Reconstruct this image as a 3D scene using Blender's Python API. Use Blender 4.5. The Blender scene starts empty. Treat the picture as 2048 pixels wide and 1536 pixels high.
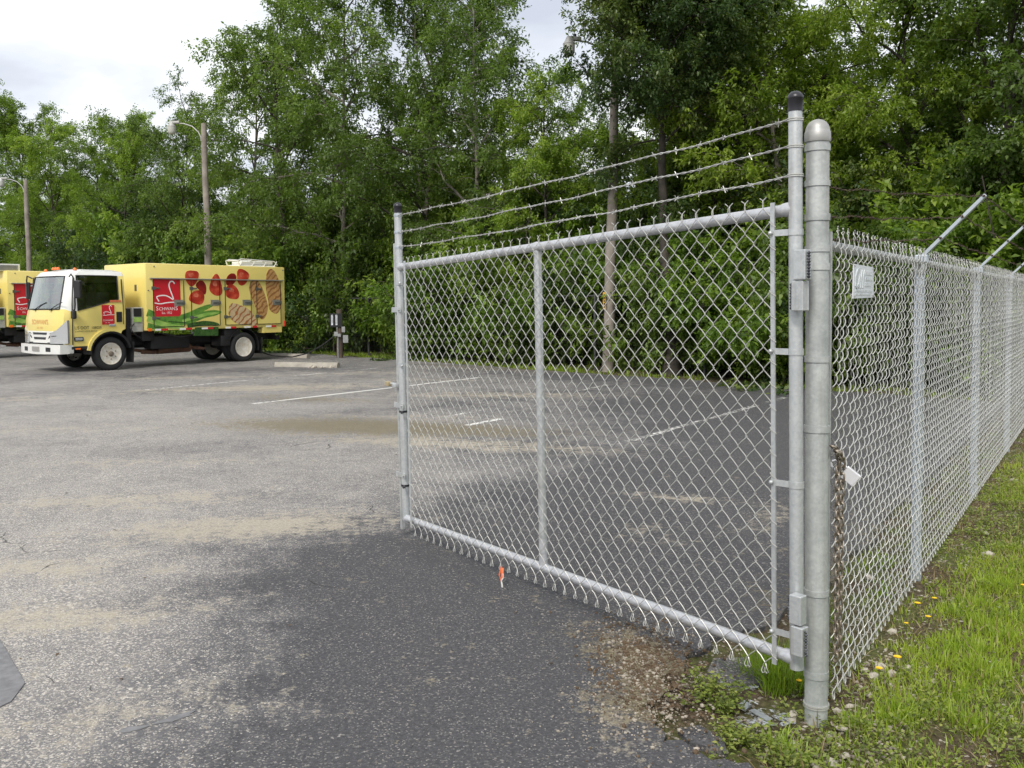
import bpy, bmesh, math, random
import numpy as np
from mathutils import Vector, Matrix
from mathutils.geometry import delaunay_2d_cdt

# ------------------------------------------------------------------ camera
scene = bpy.context.scene
col = scene.collection
cam_data = bpy.data.cameras.new('camera')
cam = bpy.data.objects.new('camera', cam_data)
col.objects.link(cam)
PITCH, ROLL, CAM_H = math.radians(2.4), -0.006, 1.63
Fv = Vector((0, math.cos(PITCH), -math.sin(PITCH)))
R0, U0 = Vector((1, 0, 0)), Vector((0, math.sin(PITCH), math.cos(PITCH)))
Rv = R0 * math.cos(ROLL) + U0 * math.sin(ROLL)
Uv = -R0 * math.sin(ROLL) + U0 * math.cos(ROLL)
cam.matrix_world = Matrix(((Rv.x, Uv.x, -Fv.x, 0), (Rv.y, Uv.y, -Fv.y, 0), (Rv.z, Uv.z, -Fv.z, CAM_H), (0, 0, 0, 1)))
cam_data.sensor_width = 36.0
cam_data.lens = 1800 / 2048 * 36
cam_data.shift_y = -0.04422
cam_data.clip_start = 0.05
cam_data.clip_end = 3000
scene.camera = cam

# ------------------------------------------------------------------ world, sun, exposure
SUN_EL, SUN_AZ = math.radians(46), math.radians(200)      # azimuth clockwise from +Y
world = bpy.data.worlds.new('World'); scene.world = world; world.use_nodes = True
wn, wl = world.node_tree.nodes, world.node_tree.links
wn.clear()
def wnode(t, **kw):
    n = wn.new(t)
    for k, v in kw.items(): setattr(n, k, v)
    return n
w_out = wnode('ShaderNodeOutputWorld'); w_bg = wnode('ShaderNodeBackground'); w_bg.inputs['Strength'].default_value = 0.1
w_sky = wnode('ShaderNodeTexSky'); w_sky.sky_type = 'NISHITA'; w_sky.sun_disc = False
w_sky.sun_elevation = SUN_EL; w_sky.sun_rotation = SUN_AZ; w_sky.air_density = 1.0; w_sky.dust_density = 2.0
w_tc = wnode('ShaderNodeTexCoord'); w_sep = wnode('ShaderNodeSeparateXYZ')
w_z = wnode('ShaderNodeMath', operation='MAXIMUM'); w_z.inputs[1].default_value = 0.0
w_za = wnode('ShaderNodeMath', operation='ADD'); w_za.inputs[1].default_value = 0.22
w_dx = wnode('ShaderNodeMath', operation='DIVIDE'); w_dy = wnode('ShaderNodeMath', operation='DIVIDE')
w_cmb = wnode('ShaderNodeCombineXYZ')
wl.new(w_tc.outputs['Generated'], w_sep.inputs[0]); wl.new(w_sep.outputs['Z'], w_z.inputs[0]); wl.new(w_z.outputs[0], w_za.inputs[0])
wl.new(w_sep.outputs['X'], w_dx.inputs[0]); wl.new(w_za.outputs[0], w_dx.inputs[1])
wl.new(w_sep.outputs['Y'], w_dy.inputs[0]); wl.new(w_za.outputs[0], w_dy.inputs[1])
wl.new(w_dx.outputs[0], w_cmb.inputs[0]); wl.new(w_dy.outputs[0], w_cmb.inputs[1])
w_n = wnode('ShaderNodeTexNoise'); w_n.inputs['Scale'].default_value = 1.5; w_n.inputs['Detail'].default_value = 5; w_n.inputs['Roughness'].default_value = 0.52
w_n.inputs['Distortion'].default_value = 0.25
w_map = wnode('ShaderNodeMapping'); w_map.inputs['Location'].default_value = (1.7, 0.55, 0)
wl.new(w_cmb.outputs[0], w_map.inputs[0]); wl.new(w_map.outputs[0], w_n.inputs['Vector'])
w_rmp = wnode('ShaderNodeValToRGB')
cr = w_rmp.color_ramp
cr.elements[0].position = 0.30; cr.elements[0].color = (0.46, 0.49, 0.56, 1)
cr.elements[1].position = 0.72; cr.elements[1].color = (1.0, 1.0, 1.0, 1)
e = cr.elements.new(0.46); e.color = (0.64, 0.665, 0.71, 1)
wl.new(w_n.outputs['Fac'], w_rmp.inputs[0])
w_gain = wnode('ShaderNodeVectorMath', operation='SCALE'); w_gain.inputs['Scale'].default_value = 8.2
wl.new(w_rmp.outputs[0], w_gain.inputs[0])
w_mix = wnode('ShaderNodeMixRGB'); w_mix.inputs[0].default_value = 0.93
wl.new(w_sky.outputs[0], w_mix.inputs[1]); wl.new(w_gain.outputs[0], w_mix.inputs[2])
wl.new(w_mix.outputs[0], w_bg.inputs['Color']); wl.new(w_bg.outputs[0], w_out.inputs['Surface'])

sun_d = bpy.data.lights.new('sun', 'SUN'); sun = bpy.data.objects.new('sun', sun_d); col.objects.link(sun)
sun_d.energy = 1.5; sun_d.angle = math.radians(14); sun_d.color = (1.0, 0.95, 0.87)
sd = Vector((math.sin(SUN_AZ) * math.cos(SUN_EL), math.cos(SUN_AZ) * math.cos(SUN_EL), math.sin(SUN_EL)))
sun.rotation_euler = sd.to_track_quat('Z', 'Y').to_euler()

scene.view_settings.view_transform = 'Standard'; scene.view_settings.look = 'None'
scene.view_settings.exposure = 0.88; scene.view_settings.gamma = 1.0
scene.render.engine = 'CYCLES'
cy = scene.cycles
cy.max_bounces = 6; cy.diffuse_bounces = 3; cy.glossy_bounces = 3; cy.transmission_bounces = 4; cy.transparent_max_bounces = 12
cy.use_denoising = True; cy.use_adaptive_sampling = True; cy.adaptive_threshold = .02
try: cy.denoiser = 'OPENIMAGEDENOISE'
except Exception: pass
cy.caustics_reflective = False; cy.caustics_refractive = False
cy.sample_clamp_indirect = 6

# ------------------------------------------------------------------ helpers
RNG = random.Random(7)
PI = math.pi
def V3(*a): return Vector(a)

class MB:
    """collects shapes; build() links them as one mesh object"""
    def __init__(s): s.v = []; s.f = []; s.m = []; s.mi = 0
    def add(s, vs, fs):
        b = len(s.v); s.v += [tuple(p) for p in vs]; s.f += [tuple(i + b for i in f) for f in fs]; s.m += [s.mi] * len(fs); return s
    def box(s, c, d, rot=None, bev=0.0):
        hx, hy, hz = d[0] / 2, d[1] / 2, d[2] / 2
        if bev <= 0:
            P = [Vector((x, y, z)) for x in (-hx, hx) for y in (-hy, hy) for z in (-hz, hz)]
            Fc = [(0, 1, 3, 2), (4, 6, 7, 5), (0, 4, 5, 1), (2, 3, 7, 6), (0, 2, 6, 4), (1, 5, 7, 3)]
        else:
            b = min(bev, hx * .95, hy * .95, hz * .95)
            bm = bmesh.new(); bmesh.ops.create_cube(bm, size=1.0)
            for q in bm.verts: q.co = Vector((q.co.x * d[0], q.co.y * d[1], q.co.z * d[2]))
            bmesh.ops.bevel(bm, geom=list(bm.edges), offset=b, segments=2, profile=0.5, affect='EDGES')
            bm.verts.index_update(); P = [q.co.copy() for q in bm.verts]; Fc = [tuple(q.index for q in f.verts) for f in bm.faces]; bm.free()
        if rot is not None: P = [rot @ p for p in P]
        c = Vector(c)
        return s.add([p + c for p in P], Fc)
    def tube(s, pts, r, n=8, caps=True, flat=1.0):
        pts = [Vector(p) for p in pts]; k = len(pts)
        rs = [r] * k if not hasattr(r, '__len__') else r
        vs = []; up = None
        for i, p in enumerate(pts):
            t = (pts[min(i + 1, k - 1)] - pts[max(i - 1, 0)])
            t = t.normalized() if t.length > 1e-9 else Vector((0, 0, 1))
            if up is None:
                a = Vector((0, 0, 1)) if abs(t.z) < 0.9 else Vector((1, 0, 0))
                up = (a - t * a.dot(t)).normalized()
            else:
                up = up - t * up.dot(t)
                up = up.normalized() if up.length > 1e-6 else t.orthogonal().normalized()
            sd_ = t.cross(up)
            for j in range(n):
                a = 2 * PI * j / n
                vs.append(p + (up * math.cos(a) + sd_ * math.sin(a) * flat) * rs[i])
        fs = []
        for i in range(k - 1):
            for j in range(n):
                a, b = i * n + j, i * n + (j + 1) % n
                fs.append((a, b, b + n, a + n))
        if caps: fs.append(tuple(range(n - 1, -1, -1))); fs.append(tuple(range((k - 1) * n, k * n)))
        return s.add(vs, fs)
    def lathe(s, prof, n=16, org=(0, 0, 0), axis='z', closed=False):
        o = Vector(org); vs = []
        for (r, h) in prof:
            for j in range(n):
                a = 2 * PI * j / n; x, y = r * math.cos(a), r * math.sin(a)
                if axis == 'z': p = Vector((x, y, h))
                elif axis == 'y': p = Vector((x, h, -y))
                else: p = Vector((h, x, y))
                vs.append(o + p)
        k = len(prof); fs = []
        for i in range(k - 1):
            for j in range(n):
                a, b = i * n + j, i * n + (j + 1) % n
                fs.append((a, b, b + n, a + n))
        if closed:
            for j in range(n):
                a, b = (k - 1) * n + j, (k - 1) * n + (j + 1) % n
                fs.append((a, b, (j + 1) % n, j))
        else:
            if prof[0][0] > 1e-4: fs.append(tuple(range(n - 1, -1, -1)))
            if prof[-1][0] > 1e-4: fs.append(tuple(range((k - 1) * n, k * n)))
        return s.add(vs, fs)
    def prism(s, poly, fn, t0, t1):
        """2-D polygon -> slab; fn(a, b, t) gives the 3-D point"""
        k = len(poly)
        vs = [fn(a, b, t0) for a, b in poly] + [fn(a, b, t1) for a, b in poly]
        fs = [tuple(range(k - 1, -1, -1)), tuple(range(k, 2 * k))] + [(i, (i + 1) % k, k + (i + 1) % k, k + i) for i in range(k)]
        return s.add(vs, fs)
    def ribbon(s, path, ws, fn, t0, t1):
        path = [Vector(p) for p in path]; k = len(path)
        if not hasattr(ws, '__len__'): ws = [ws] * k
        L, R_ = [], []
        for i in range(k):
            t = (path[min(i + 1, k - 1)] - path[max(i - 1, 0)]).normalized(); nn = Vector((-t.y, t.x))
            L.append(path[i] + nn * ws[i] / 2); R_.append(path[i] - nn * ws[i] / 2)
        for i in range(k - 1):
            s.prism([tuple(R_[i]), tuple(R_[i + 1]), tuple(L[i + 1]), tuple(L[i])], fn, t0, t1)
        return s
    def mesh(s, name, mats, smooth=None):
        me = bpy.data.meshes.new(name); me.from_pydata(s.v, [], s.f)
        for m in (mats if isinstance(mats, (list, tuple)) else [mats]): me.materials.append(M[m] if isinstance(m, str) else m)
        if any(s.m): me.polygons.foreach_set('material_index', s.m)
        bm = bmesh.new(); bm.from_mesh(me); bmesh.ops.recalc_face_normals(bm, faces=bm.faces); bm.to_mesh(me); bm.free()
        if smooth is not None: smooth_mesh(me, smooth)
        me.update(); return me
    def build(s, name, mats, parent=None, smooth=None, loc=None):
        return link(name, s.mesh(name, mats, smooth), parent, loc)

def smooth_mesh(me, ang=35):
    me.polygons.foreach_set('use_smooth', [True] * len(me.polygons))
    me.set_sharp_from_angle(angle=math.radians(ang))

def link(name, me, parent=None, loc=None, rot=None):
    o = bpy.data.objects.new(name, me); col.objects.link(o)
    if parent is not None: o.parent = parent
    if loc is not None: o.location = loc
    if rot is not None: o.rotation_euler = rot
    return o

def tag(o, label=None, cat=None, group=None, kind=None):
    if label: o['label'] = label
    if cat: o['category'] = cat
    if group: o['group'] = group
    if kind: o['kind'] = kind
    return o

def thing(name, label, cat, loc=(0, 0, 0), rz=0, group=None):
    o = bpy.data.objects.new(name, None); col.objects.link(o)
    o.empty_display_size = 0.2; o.location = loc; o.rotation_euler = (0, 0, rz)
    return tag(o, label, cat, group)

def copy_tree(o, parent=None):
    c = o.copy(); col.objects.link(c); c.parent = parent
    for ch in list(o.children): copy_tree(ch, c)
    return c

def text_mesh(body, size, align='LEFT', ext=0.0):
    cu = bpy.data.curves.new('t', 'FONT'); cu.body = body; cu.size = size; cu.align_x = align; cu.extrude = ext; cu.resolution_u = 3
    ob = bpy.data.objects.new('t', cu); col.objects.link(ob)
    dg = bpy.context.evaluated_depsgraph_get()
    me = bpy.data.meshes.new_from_object(ob.evaluated_get(dg))
    bpy.data.objects.remove(ob); bpy.data.curves.remove(cu)
    vs = [v.co.copy() for v in me.vertices]; fs = [tuple(p.vertices) for p in me.polygons]
    bpy.data.meshes.remove(me)
    return vs, fs

# lot frame: u runs along the boundary fence, v to its left (into the lot)
P0 = Vector((1.181, 3.457)); DU = Vector((.5561, .8311)); DV = Vector((-.8311, .5561))
def uv(u, v): return P0 + DU * u + DV * v
def uvz(u, v, z=0): p = uv(u, v); return Vector((p.x, p.y, z))
HEAD_U = math.atan2(DU.y, DU.x)

# ------------------------------------------------------------------ materials
M = {}
def mat(name):
    m = bpy.data.materials.new(name); m.use_nodes = True; M[name] = m
    nt = m.node_tree; b = nt.nodes['Principled BSDF']
    return m, nt, b
def N(nt, t, **kw):
    n = nt.nodes.new(t)
    for k, v in kw.items():
        if k.startswith('i_'):
            key = k[2:]; key = int(key) if key.isdigit() else key.replace('_', ' ')
            n.inputs[key].default_value = v
        else: setattr(n, k, v)
    return n
def ramp(nt, src, stops):
    r = N(nt, 'ShaderNodeValToRGB'); c = r.color_ramp
    c.elements[0].position, c.elements[0].color = stops[0][0], (*stops[0][1], 1)
    c.elements[1].position, c.elements[1].color = stops[-1][0], (*stops[-1][1], 1)
    for p, q in stops[1:-1]:
        e_ = c.elements.new(p); e_.color = (*q, 1)
    nt.links.new(src, r.inputs[0]); return r.outputs[0]
def simple(name, c, rough=.5, metal=0.0, noise=0.0, scale=8.0, bump=0.0, spec=0.5, c2=None, coord='Object', detail=4, coat=0.0):
    m, nt, b = mat(name)
    b.inputs['Roughness'].default_value = rough; b.inputs['Metallic'].default_value = metal
    b.inputs['Specular IOR Level'].default_value = spec; b.inputs['Coat Weight'].default_value = coat
    b.inputs['Base Color'].default_value = (*c, 1)
    if noise or c2 or bump:
        tc = N(nt, 'ShaderNodeTexCoord'); n = N(nt, 'ShaderNodeTexNoise', i_Scale=scale, i_Detail=detail, i_Roughness=.6)
        nt.links.new(tc.outputs[coord], n.inputs['Vector'])
        if c2 is None: c2 = tuple(x * (1 - noise) for x in c)
        nt.links.new(ramp(nt, n.outputs['Fac'], [(.32, c2), (.66, c)]), b.inputs['Base Color'])
        if bump:
            bp = N(nt, 'ShaderNodeBump', i_Strength=bump, i_Distance=.01); nt.links.new(n.outputs['Fac'], bp.inputs['Height']); nt.links.new(bp.outputs[0], b.inputs['Normal'])
    return m

def galv_mat(name, c, c2, rough=.42, metal=.5, streak=.35):
    m, nt, b = mat(name); L = nt.links; tc = N(nt, 'ShaderNodeTexCoord'); co = tc.outputs['Object']
    n1 = N(nt, 'ShaderNodeTexNoise', i_Scale=9, i_Detail=7, i_Roughness=.65); vo = N(nt, 'ShaderNodeTexVoronoi', i_Scale=95)
    mp = N(nt, 'ShaderNodeMapping'); mp.inputs['Scale'].default_value = (34, 34, 1.6); n2 = N(nt, 'ShaderNodeTexNoise', i_Scale=1, i_Detail=4, i_Roughness=.6)
    for q in (n1, vo, mp): L.new(co, q.inputs['Vector'])
    L.new(mp.outputs[0], n2.inputs['Vector'])
    base = ramp(nt, n1.outputs['Fac'], [(.32, c2), (.66, c)]); se = N(nt, 'ShaderNodeSeparateColor'); L.new(vo.outputs['Color'], se.inputs[0])
    sp = N(nt, 'ShaderNodeMixRGB', blend_type='MULTIPLY', i_0=.55); L.new(base, sp.inputs[1]); L.new(ramp(nt, se.outputs[0], [(0, (.82, .83, .85)), (1, (1.08, 1.08, 1.06))]), sp.inputs[2])
    st = N(nt, 'ShaderNodeMixRGB'); k = N(nt, 'ShaderNodeMath', operation='MULTIPLY', i_1=streak); L.new(ramp(nt, n2.outputs['Fac'], [(.54, (0, 0, 0)), (.72, (1, 1, 1))]), k.inputs[0]); L.new(k.outputs[0], st.inputs[0]); L.new(sp.outputs[0], st.inputs[1]); st.inputs[2].default_value = (.30, .25, .19, 1)
    L.new(st.outputs[0], b.inputs['Base Color']); b.inputs['Metallic'].default_value = metal
    L.new(ramp(nt, n1.outputs['Fac'], [(.3, (rough + .14,) * 3), (.7, (rough - .06,) * 3)]), b.inputs['Roughness'])
galv_mat('galv', (.58, .60, .60), (.44, .46, .47))
galv_mat('galv_post', (.54, .56, .545), (.36, .38, .375), rough=.5, metal=.4)
galv_mat('silver_paint', (.62, .63, .65), (.52, .53, .56), rough=.36, streak=.10)
simple('wire', (.60, .60, .57), .42, .42, c2=(.42, .42, .40), scale=6, detail=6)
simple('fence_post', (.50, .55, .60), .5, .3, c2=(.43, .48, .53), scale=6)
simple('steel_cap', (.46, .455, .44), .5, .45, c2=(.32, .32, .31), scale=9)
simple('black_plastic', (.018, .018, .024), .35)
simple('weld', (.16, .165, .18), .35, .8, c2=(.05, .05, .06), scale=60, bump=.8)
simple('rust', (.095, .058, .042), .8, .1, c2=(.05, .032, .025), scale=30)
simple('chain_metal', (.34, .30, .25), .42, .6, c2=(.17, .13, .09), scale=40)
simple('lock_metal', (.78, .78, .80), .3, .45)
simple('brass', (.55, .45, .26), .4, .6)
simple('white_sign', (.74, .77, .80), .45, noise=.06, scale=10)
simple('sign_print', (.50, .54, .56), .5, c2=(.66, .69, .71), scale=25)
simple('orange_tape', (.75, .16, .05), .5)
simple('white_tape', (.75, .74, .70), .5, noise=.2, scale=40)
simple('wood_pole', (.32, .285, .245), .9, c2=(.17, .145, .125), scale=3, bump=.4, detail=8)
simple('wood_pole_dark', (.12, .09, .065), .9, c2=(.06, .045, .035), scale=3, bump=.4, detail=8)
simple('lamp_grey', (.40, .40, .38), .5, .2)
simple('lamp_lens', (.50, .50, .46), .35)
simple('yellow_tag', (.62, .36, .05), .6)
simple('concrete', (.42, .39, .33), .9, c2=(.29, .27, .23), scale=6, bump=.5)
simple('stone', (.55, .50, .42), .85, c2=(.33, .30, .25), scale=18, bump=.4)
simple('gravel', (.42, .375, .31), .9, c2=(.13, .105, .08), scale=14)
simple('grey_box', (.33, .34, .34), .5, noise=.2)
simple('black_panel', (.01, .01, .012), .5)
simple('cable', (.012, .012, .012), .5)
simple('scrap', (.55, .58, .60), .35, .6, c2=(.35, .37, .4), scale=25)

def leaf_mat(name, dark, mid, light, trans=.32, gloss=.42):
    m, nt, b = mat(name)
    at = N(nt, 'ShaderNodeAttribute', attribute_name='tint')
    oi = N(nt, 'ShaderNodeObjectInfo')
    ad = N(nt, 'ShaderNodeMath', operation='MULTIPLY_ADD'); ad.inputs[1].default_value = .24; ad.inputs[2].default_value = -.12
    nt.links.new(oi.outputs['Random'], ad.inputs[0])
    sm = N(nt, 'ShaderNodeMath', operation='ADD'); nt.links.new(ad.outputs[0], sm.inputs[0]); nt.links.new(at.outputs['Fac'], sm.inputs[1])
    c = ramp(nt, sm.outputs[0], [(.08, dark), (.5, mid), (.95, light)])
    nt.links.new(c, b.inputs['Base Color']); b.inputs['Roughness'].default_value = gloss; b.inputs['Specular IOR Level'].default_value = .35
    tr = N(nt, 'ShaderNodeBsdfTranslucent')
    br = N(nt, 'ShaderNodeMixRGB', blend_type='MULTIPLY', i_0=1.0); br.inputs[2].default_value = (1.55, 1.7, .7, 1)
    nt.links.new(c, br.inputs[1]); nt.links.new(br.outputs[0], tr.inputs['Color'])
    mx = N(nt, 'ShaderNodeMixShader', i_0=trans); nt.links.new(b.outputs[0], mx.inputs[1]); nt.links.new(tr.outputs[0], mx.inputs[2])
    nt.links.new(mx.outputs[0], nt.nodes['Material Output'].inputs['Surface'])
    return m
leaf_mat('leaf_mid', (0.057, 0.092, 0.022), (0.12, 0.185, 0.043), (0.237, 0.319, 0.077), trans=.40)
leaf_mat('leaf_bright', (0.079, 0.126, 0.022), (0.174, 0.262, 0.041), (0.324, 0.414, 0.079), trans=.42)
leaf_mat('leaf_dark', (0.034, 0.062, 0.024), (0.062, 0.11, 0.034), (0.18, 0.222, 0.058), trans=.28)
leaf_mat('leaf_lime', (0.095, 0.146, 0.02), (0.202, 0.286, 0.039), (0.347, 0.426, 0.084), trans=.42)
leaf_mat('leaf_shrub', (0.051, 0.093, 0.018), (0.116, 0.201, 0.03), (0.256, 0.372, 0.055), trans=.38)
leaf_mat('grass_blade', (.085, .115, .020), (.175, .275, .026), (.34, .42, .055), trans=.3)
leaf_mat('weed_leaf', (.10, .13, .03), (.20, .26, .05), (.34, .36, .09), trans=.3)
leaf_mat('dry_grass', (.16, .12, .06), (.26, .20, .10), (.40, .32, .18), trans=.2)
simple('bark', (.085, .072, .060), .95, c2=(.032, .027, .022), scale=6, bump=.5)
simple('bark_light', (.22, .20, .17), .95, c2=(.10, .09, .075), scale=5, bump=.5)
simple('petal', (.85, .58, .02), .5)
simple('leaf_litter', (.14, .095, .055), .95, c2=(.06, .04, .025), scale=8)
# ------------------------------------------------------------------ ground
def build_ground():
    m, nt, b = mat('soil')
    tc = N(nt, 'ShaderNodeTexCoord'); L = nt.links
    n1 = N(nt, 'ShaderNodeTexNoise', i_Scale=1.3, i_Detail=6, i_Roughness=.65); n2 = N(nt, 'ShaderNodeTexNoise', i_Scale=38, i_Detail=4, i_Roughness=.7)
    vo = N(nt, 'ShaderNodeTexVoronoi', i_Scale=70)
    for q in (n1, n2, vo): L.new(tc.outputs['Object'], q.inputs['Vector'])
    c1 = ramp(nt, n2.outputs['Fac'], [(.30, (.034, .024, .015)), (.52, (.085, .062, .040)), (.75, (.17, .135, .09))])
    c2 = ramp(nt, n2.outputs['Fac'], [(.30, (.045, .056, .016)), (.6, (.105, .120, .034)), (.8, (.17, .16, .066))])
    mk = ramp(nt, n1.outputs['Fac'], [(.46, (0, 0, 0)), (.60, (1, 1, 1))])
    mx = N(nt, 'ShaderNodeMixRGB'); L.new(mk, mx.inputs[0]); L.new(c1, mx.inputs[1]); L.new(c2, mx.inputs[2])
    se = N(nt, 'ShaderNodeSeparateColor'); L.new(vo.outputs['Color'], se.inputs[0])
    gt = N(nt, 'ShaderNodeMath', operation='GREATER_THAN'); gt.inputs[1].default_value = .94; L.new(se.outputs[0], gt.inputs[0])
    ps = ramp(nt, se.outputs[1], [(0, (.16, .14, .11)), (1, (.50, .46, .39))])
    mx2 = N(nt, 'ShaderNodeMixRGB'); L.new(gt.outputs[0], mx2.inputs[0]); L.new(mx.outputs[0], mx2.inputs[1]); L.new(ps, mx2.inputs[2])
    L.new(mx2.outputs[0], b.inputs['Base Color']); b.inputs['Roughness'].default_value = .95; b.inputs['Specular IOR Level'].default_value = .2
    bp = N(nt, 'ShaderNodeBump', i_Strength=.7, i_Distance=.02); L.new(n2.outputs['Fac'], bp.inputs['Height']); L.new(bp.outputs[0], b.inputs['Normal'])
    # a fine patch near the gate inside one large sheet
    xs = sorted(set([-1500, -400, -150, -60, -30, -15] + [round(-8 + .4 * i, 2) for i in range(70)] + [22, 30, 45, 70, 150, 400, 1500]))
    ys = sorted(set([-1500, -300, -60, -20] + [round(-2 + .4 * i, 2) for i in range(60)] + [24, 28, 32, 40, 50, 60, 80, 120, 300, 1500]))
    rn = random.Random(3); vs = []
    for y in ys:
        for x in xs:
            near = -8 < x < 19 and -2 < y < 21
            vs.append((x, y, -.03 + (rn.uniform(-.008, .012) if near else 0)))
    w = len(xs); fs = [(j * w + i, j * w + i + 1, (j + 1) * w + i + 1, (j + 1) * w + i) for j in range(len(ys) - 1) for i in range(w - 1)]
    mb = MB().add(vs, fs); o = mb.build('ground', 'soil', smooth=60); tag(o, kind='structure')

def asphalt_mat():
    m, nt, b = mat('asphalt'); L = nt.links
    tc = N(nt, 'ShaderNodeTexCoord'); co = tc.outputs['Object']
    wear = N(nt, 'ShaderNodeAttribute', attribute_name='wear').outputs['Fac']
    dirt = N(nt, 'ShaderNodeAttribute', attribute_name='dirt').outputs['Fac']
    moss = N(nt, 'ShaderNodeAttribute', attribute_name='moss').outputs['Fac']
    def noise(s, d=5, r=.6): n = N(nt, 'ShaderNodeTexNoise', i_Scale=s, i_Detail=d, i_Roughness=r); L.new(co, n.inputs['Vector']); return n.outputs['Fac']
    def math_(op, a, c_, cl=False):
        q = N(nt, 'ShaderNodeMath', operation=op); q.use_clamp = cl
        for i, z in enumerate((a, c_)):
            if isinstance(z, (int, float)): q.inputs[i].default_value = z
            else: L.new(z, q.inputs[i])
        return q.outputs[0]
    nb, nm, nf = noise(.55), noise(3.2), noise(60, 3)
    vo = N(nt, 'ShaderNodeTexVoronoi', i_Scale=145, i_Randomness=1); L.new(co, vo.inputs['Vector'])
    vo2 = N(nt, 'ShaderNodeTexVoronoi', i_Scale=88, i_Randomness=1); L.new(co, vo2.inputs['Vector'])
    nsel = noise(1.7, 3); vsel = math_('GREATER_THAN', math_('ADD', nsel, math_('MULTIPLY', math_('SUBTRACT', nf, .5), .7)), .57)
    vc_ = N(nt, 'ShaderNodeMixRGB'); L.new(vsel, vc_.inputs[0]); L.new(vo.outputs['Color'], vc_.inputs[1]); L.new(vo2.outputs['Color'], vc_.inputs[2])
    se = N(nt, 'ShaderNodeSeparateColor'); L.new(vc_.outputs[0], se.inputs[0])
    nr = noise(13, 6, .72)
    w = math_('ADD', wear, math_('MULTIPLY', math_('SUBTRACT', nb, .5), .85))
    w = math_('ADD', w, math_('MULTIPLY', math_('SUBTRACT', nm, .5), .6))
    w = math_('ADD', w, math_('MULTIPLY', math_('SUBTRACT', nr, .5), .6))
    w = math_('MAXIMUM', w, .20)
    shown = math_('MULTIPLY', math_('SUBTRACT', w, se.outputs[0]), 2.6, True)
    stone = ramp(nt, se.outputs[1], [(0, (.18, .170, .160)), (.5, (.345, .32, .285)), (1, (.60, .56, .495))])
    binder = ramp(nt, nf, [(.3, (.040, .040, .044)), (.7, (.086, .086, .092))])
    # oxidised binder greys with wear
    ox = N(nt, 'ShaderNodeMixRGB'); L.new(math_('MULTIPLY', math_('SUBTRACT', w, .19), 1.05, True), ox.inputs[0]); L.new(binder, ox.inputs[1]); ox.inputs[2].default_value = (.295, .285, .285, 1)
    mx = N(nt, 'ShaderNodeMixRGB'); L.new(shown, mx.inputs[0]); L.new(ox.outputs[0], mx.inputs[1]); L.new(stone, mx.inputs[2])
    # sand
    dn = math_('ADD', math_('MULTIPLY', math_('SUBTRACT', nm, .5), 1.1), dirt); dn = math_('ADD', dn, math_('MULTIPLY', math_('SUBTRACT', nf, .5), .5))
    dn = math_('ADD', dn, math_('MULTIPLY', math_('SUBTRACT', nr, .5), 1.9)); dmask = math_('MULTIPLY', math_('SUBTRACT', dn, .26), 2.4, True); dmask = math_('MULTIPLY', dmask, .78)
    sand = ramp(nt, nf, [(.3, (.30, .262, .20)), (.7, (.52, .47, .375))])
    mx2 = N(nt, 'ShaderNodeMixRGB'); L.new(dmask, mx2.inputs[0]); L.new(mx.outputs[0], mx2.inputs[1]); L.new(sand, mx2.inputs[2])
    mn = math_('ADD', math_('MULTIPLY', math_('SUBTRACT', nm, .5), .9), moss); mn = math_('ADD', mn, math_('MULTIPLY', math_('SUBTRACT', nf, .5), .6))
    mn = math_('ADD', mn, math_('MULTIPLY', math_('SUBTRACT', nr, .5), 2.0)); mmask = math_('MULTIPLY', math_('SUBTRACT', mn, .26), 2.4, True); mmask = math_('MULTIPLY', mmask, .75)
    mo = ramp(nt, nf, [(.3, (.105, .085, .045)), (.7, (.235, .195, .105))])
    mx3 = N(nt, 'ShaderNodeMixRGB'); L.new(mmask, mx3.inputs[0]); L.new(mx2.outputs[0], mx3.inputs[1]); L.new(mo, mx3.inputs[2])
    # cracks
    vc = N(nt, 'ShaderNodeTexVoronoi', feature='DISTANCE_TO_EDGE', i_Scale=.62)
    dsp = N(nt, 'ShaderNodeTexNoise', i_Scale=2.2, i_Detail=5); L.new(co, dsp.inputs['Vector'])
    vm = N(nt, 'ShaderNodeVectorMath', operation='MULTIPLY_ADD'); vm.inputs[1].default_value = (.5, .5, .0); L.new(dsp.outputs['Color'], vm.inputs[0]); L.new(co, vm.inputs[2]); L.new(vm.outputs[0], vc.inputs['Vector'])
    crk = math_('LESS_THAN', vc.outputs['Distance'], math_('MULTIPLY', math_('SUBTRACT', nb, .53, ), .04))
    mx4 = N(nt, 'ShaderNodeMixRGB'); L.new(math_('MULTIPLY', crk, .8), mx4.inputs[0]); L.new(mx3.outputs[0], mx4.inputs[1]); mx4.inputs[2].default_value = (.022, .02, .018, 1)
    L.new(mx4.outputs[0], b.inputs['Base Color']); b.inputs['Roughness'].default_value = .82; b.inputs['Specular IOR Level'].default_value = .35
    hgt = math_('ADD', math_('MULTIPLY', shown, .5), math_('MULTIPLY', vo.outputs['Distance'], -.6))
    bp = N(nt, 'ShaderNodeBump', i_Strength=.55, i_Distance=.006); L.new(hgt, bp.inputs['Height']); L.new(bp.outputs[0], b.inputs['Normal'])

def blob(X, Y, cx, cy_, rx, ry, ang):
    c, s = math.cos(math.radians(ang)), math.sin(math.radians(ang))
    dx, dy = X - cx, Y - cy_; a = (dx * c + dy * s) / rx; b_ = (-dx * s + dy * c) / ry
    return np.exp(-(a * a + b_ * b_))

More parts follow.
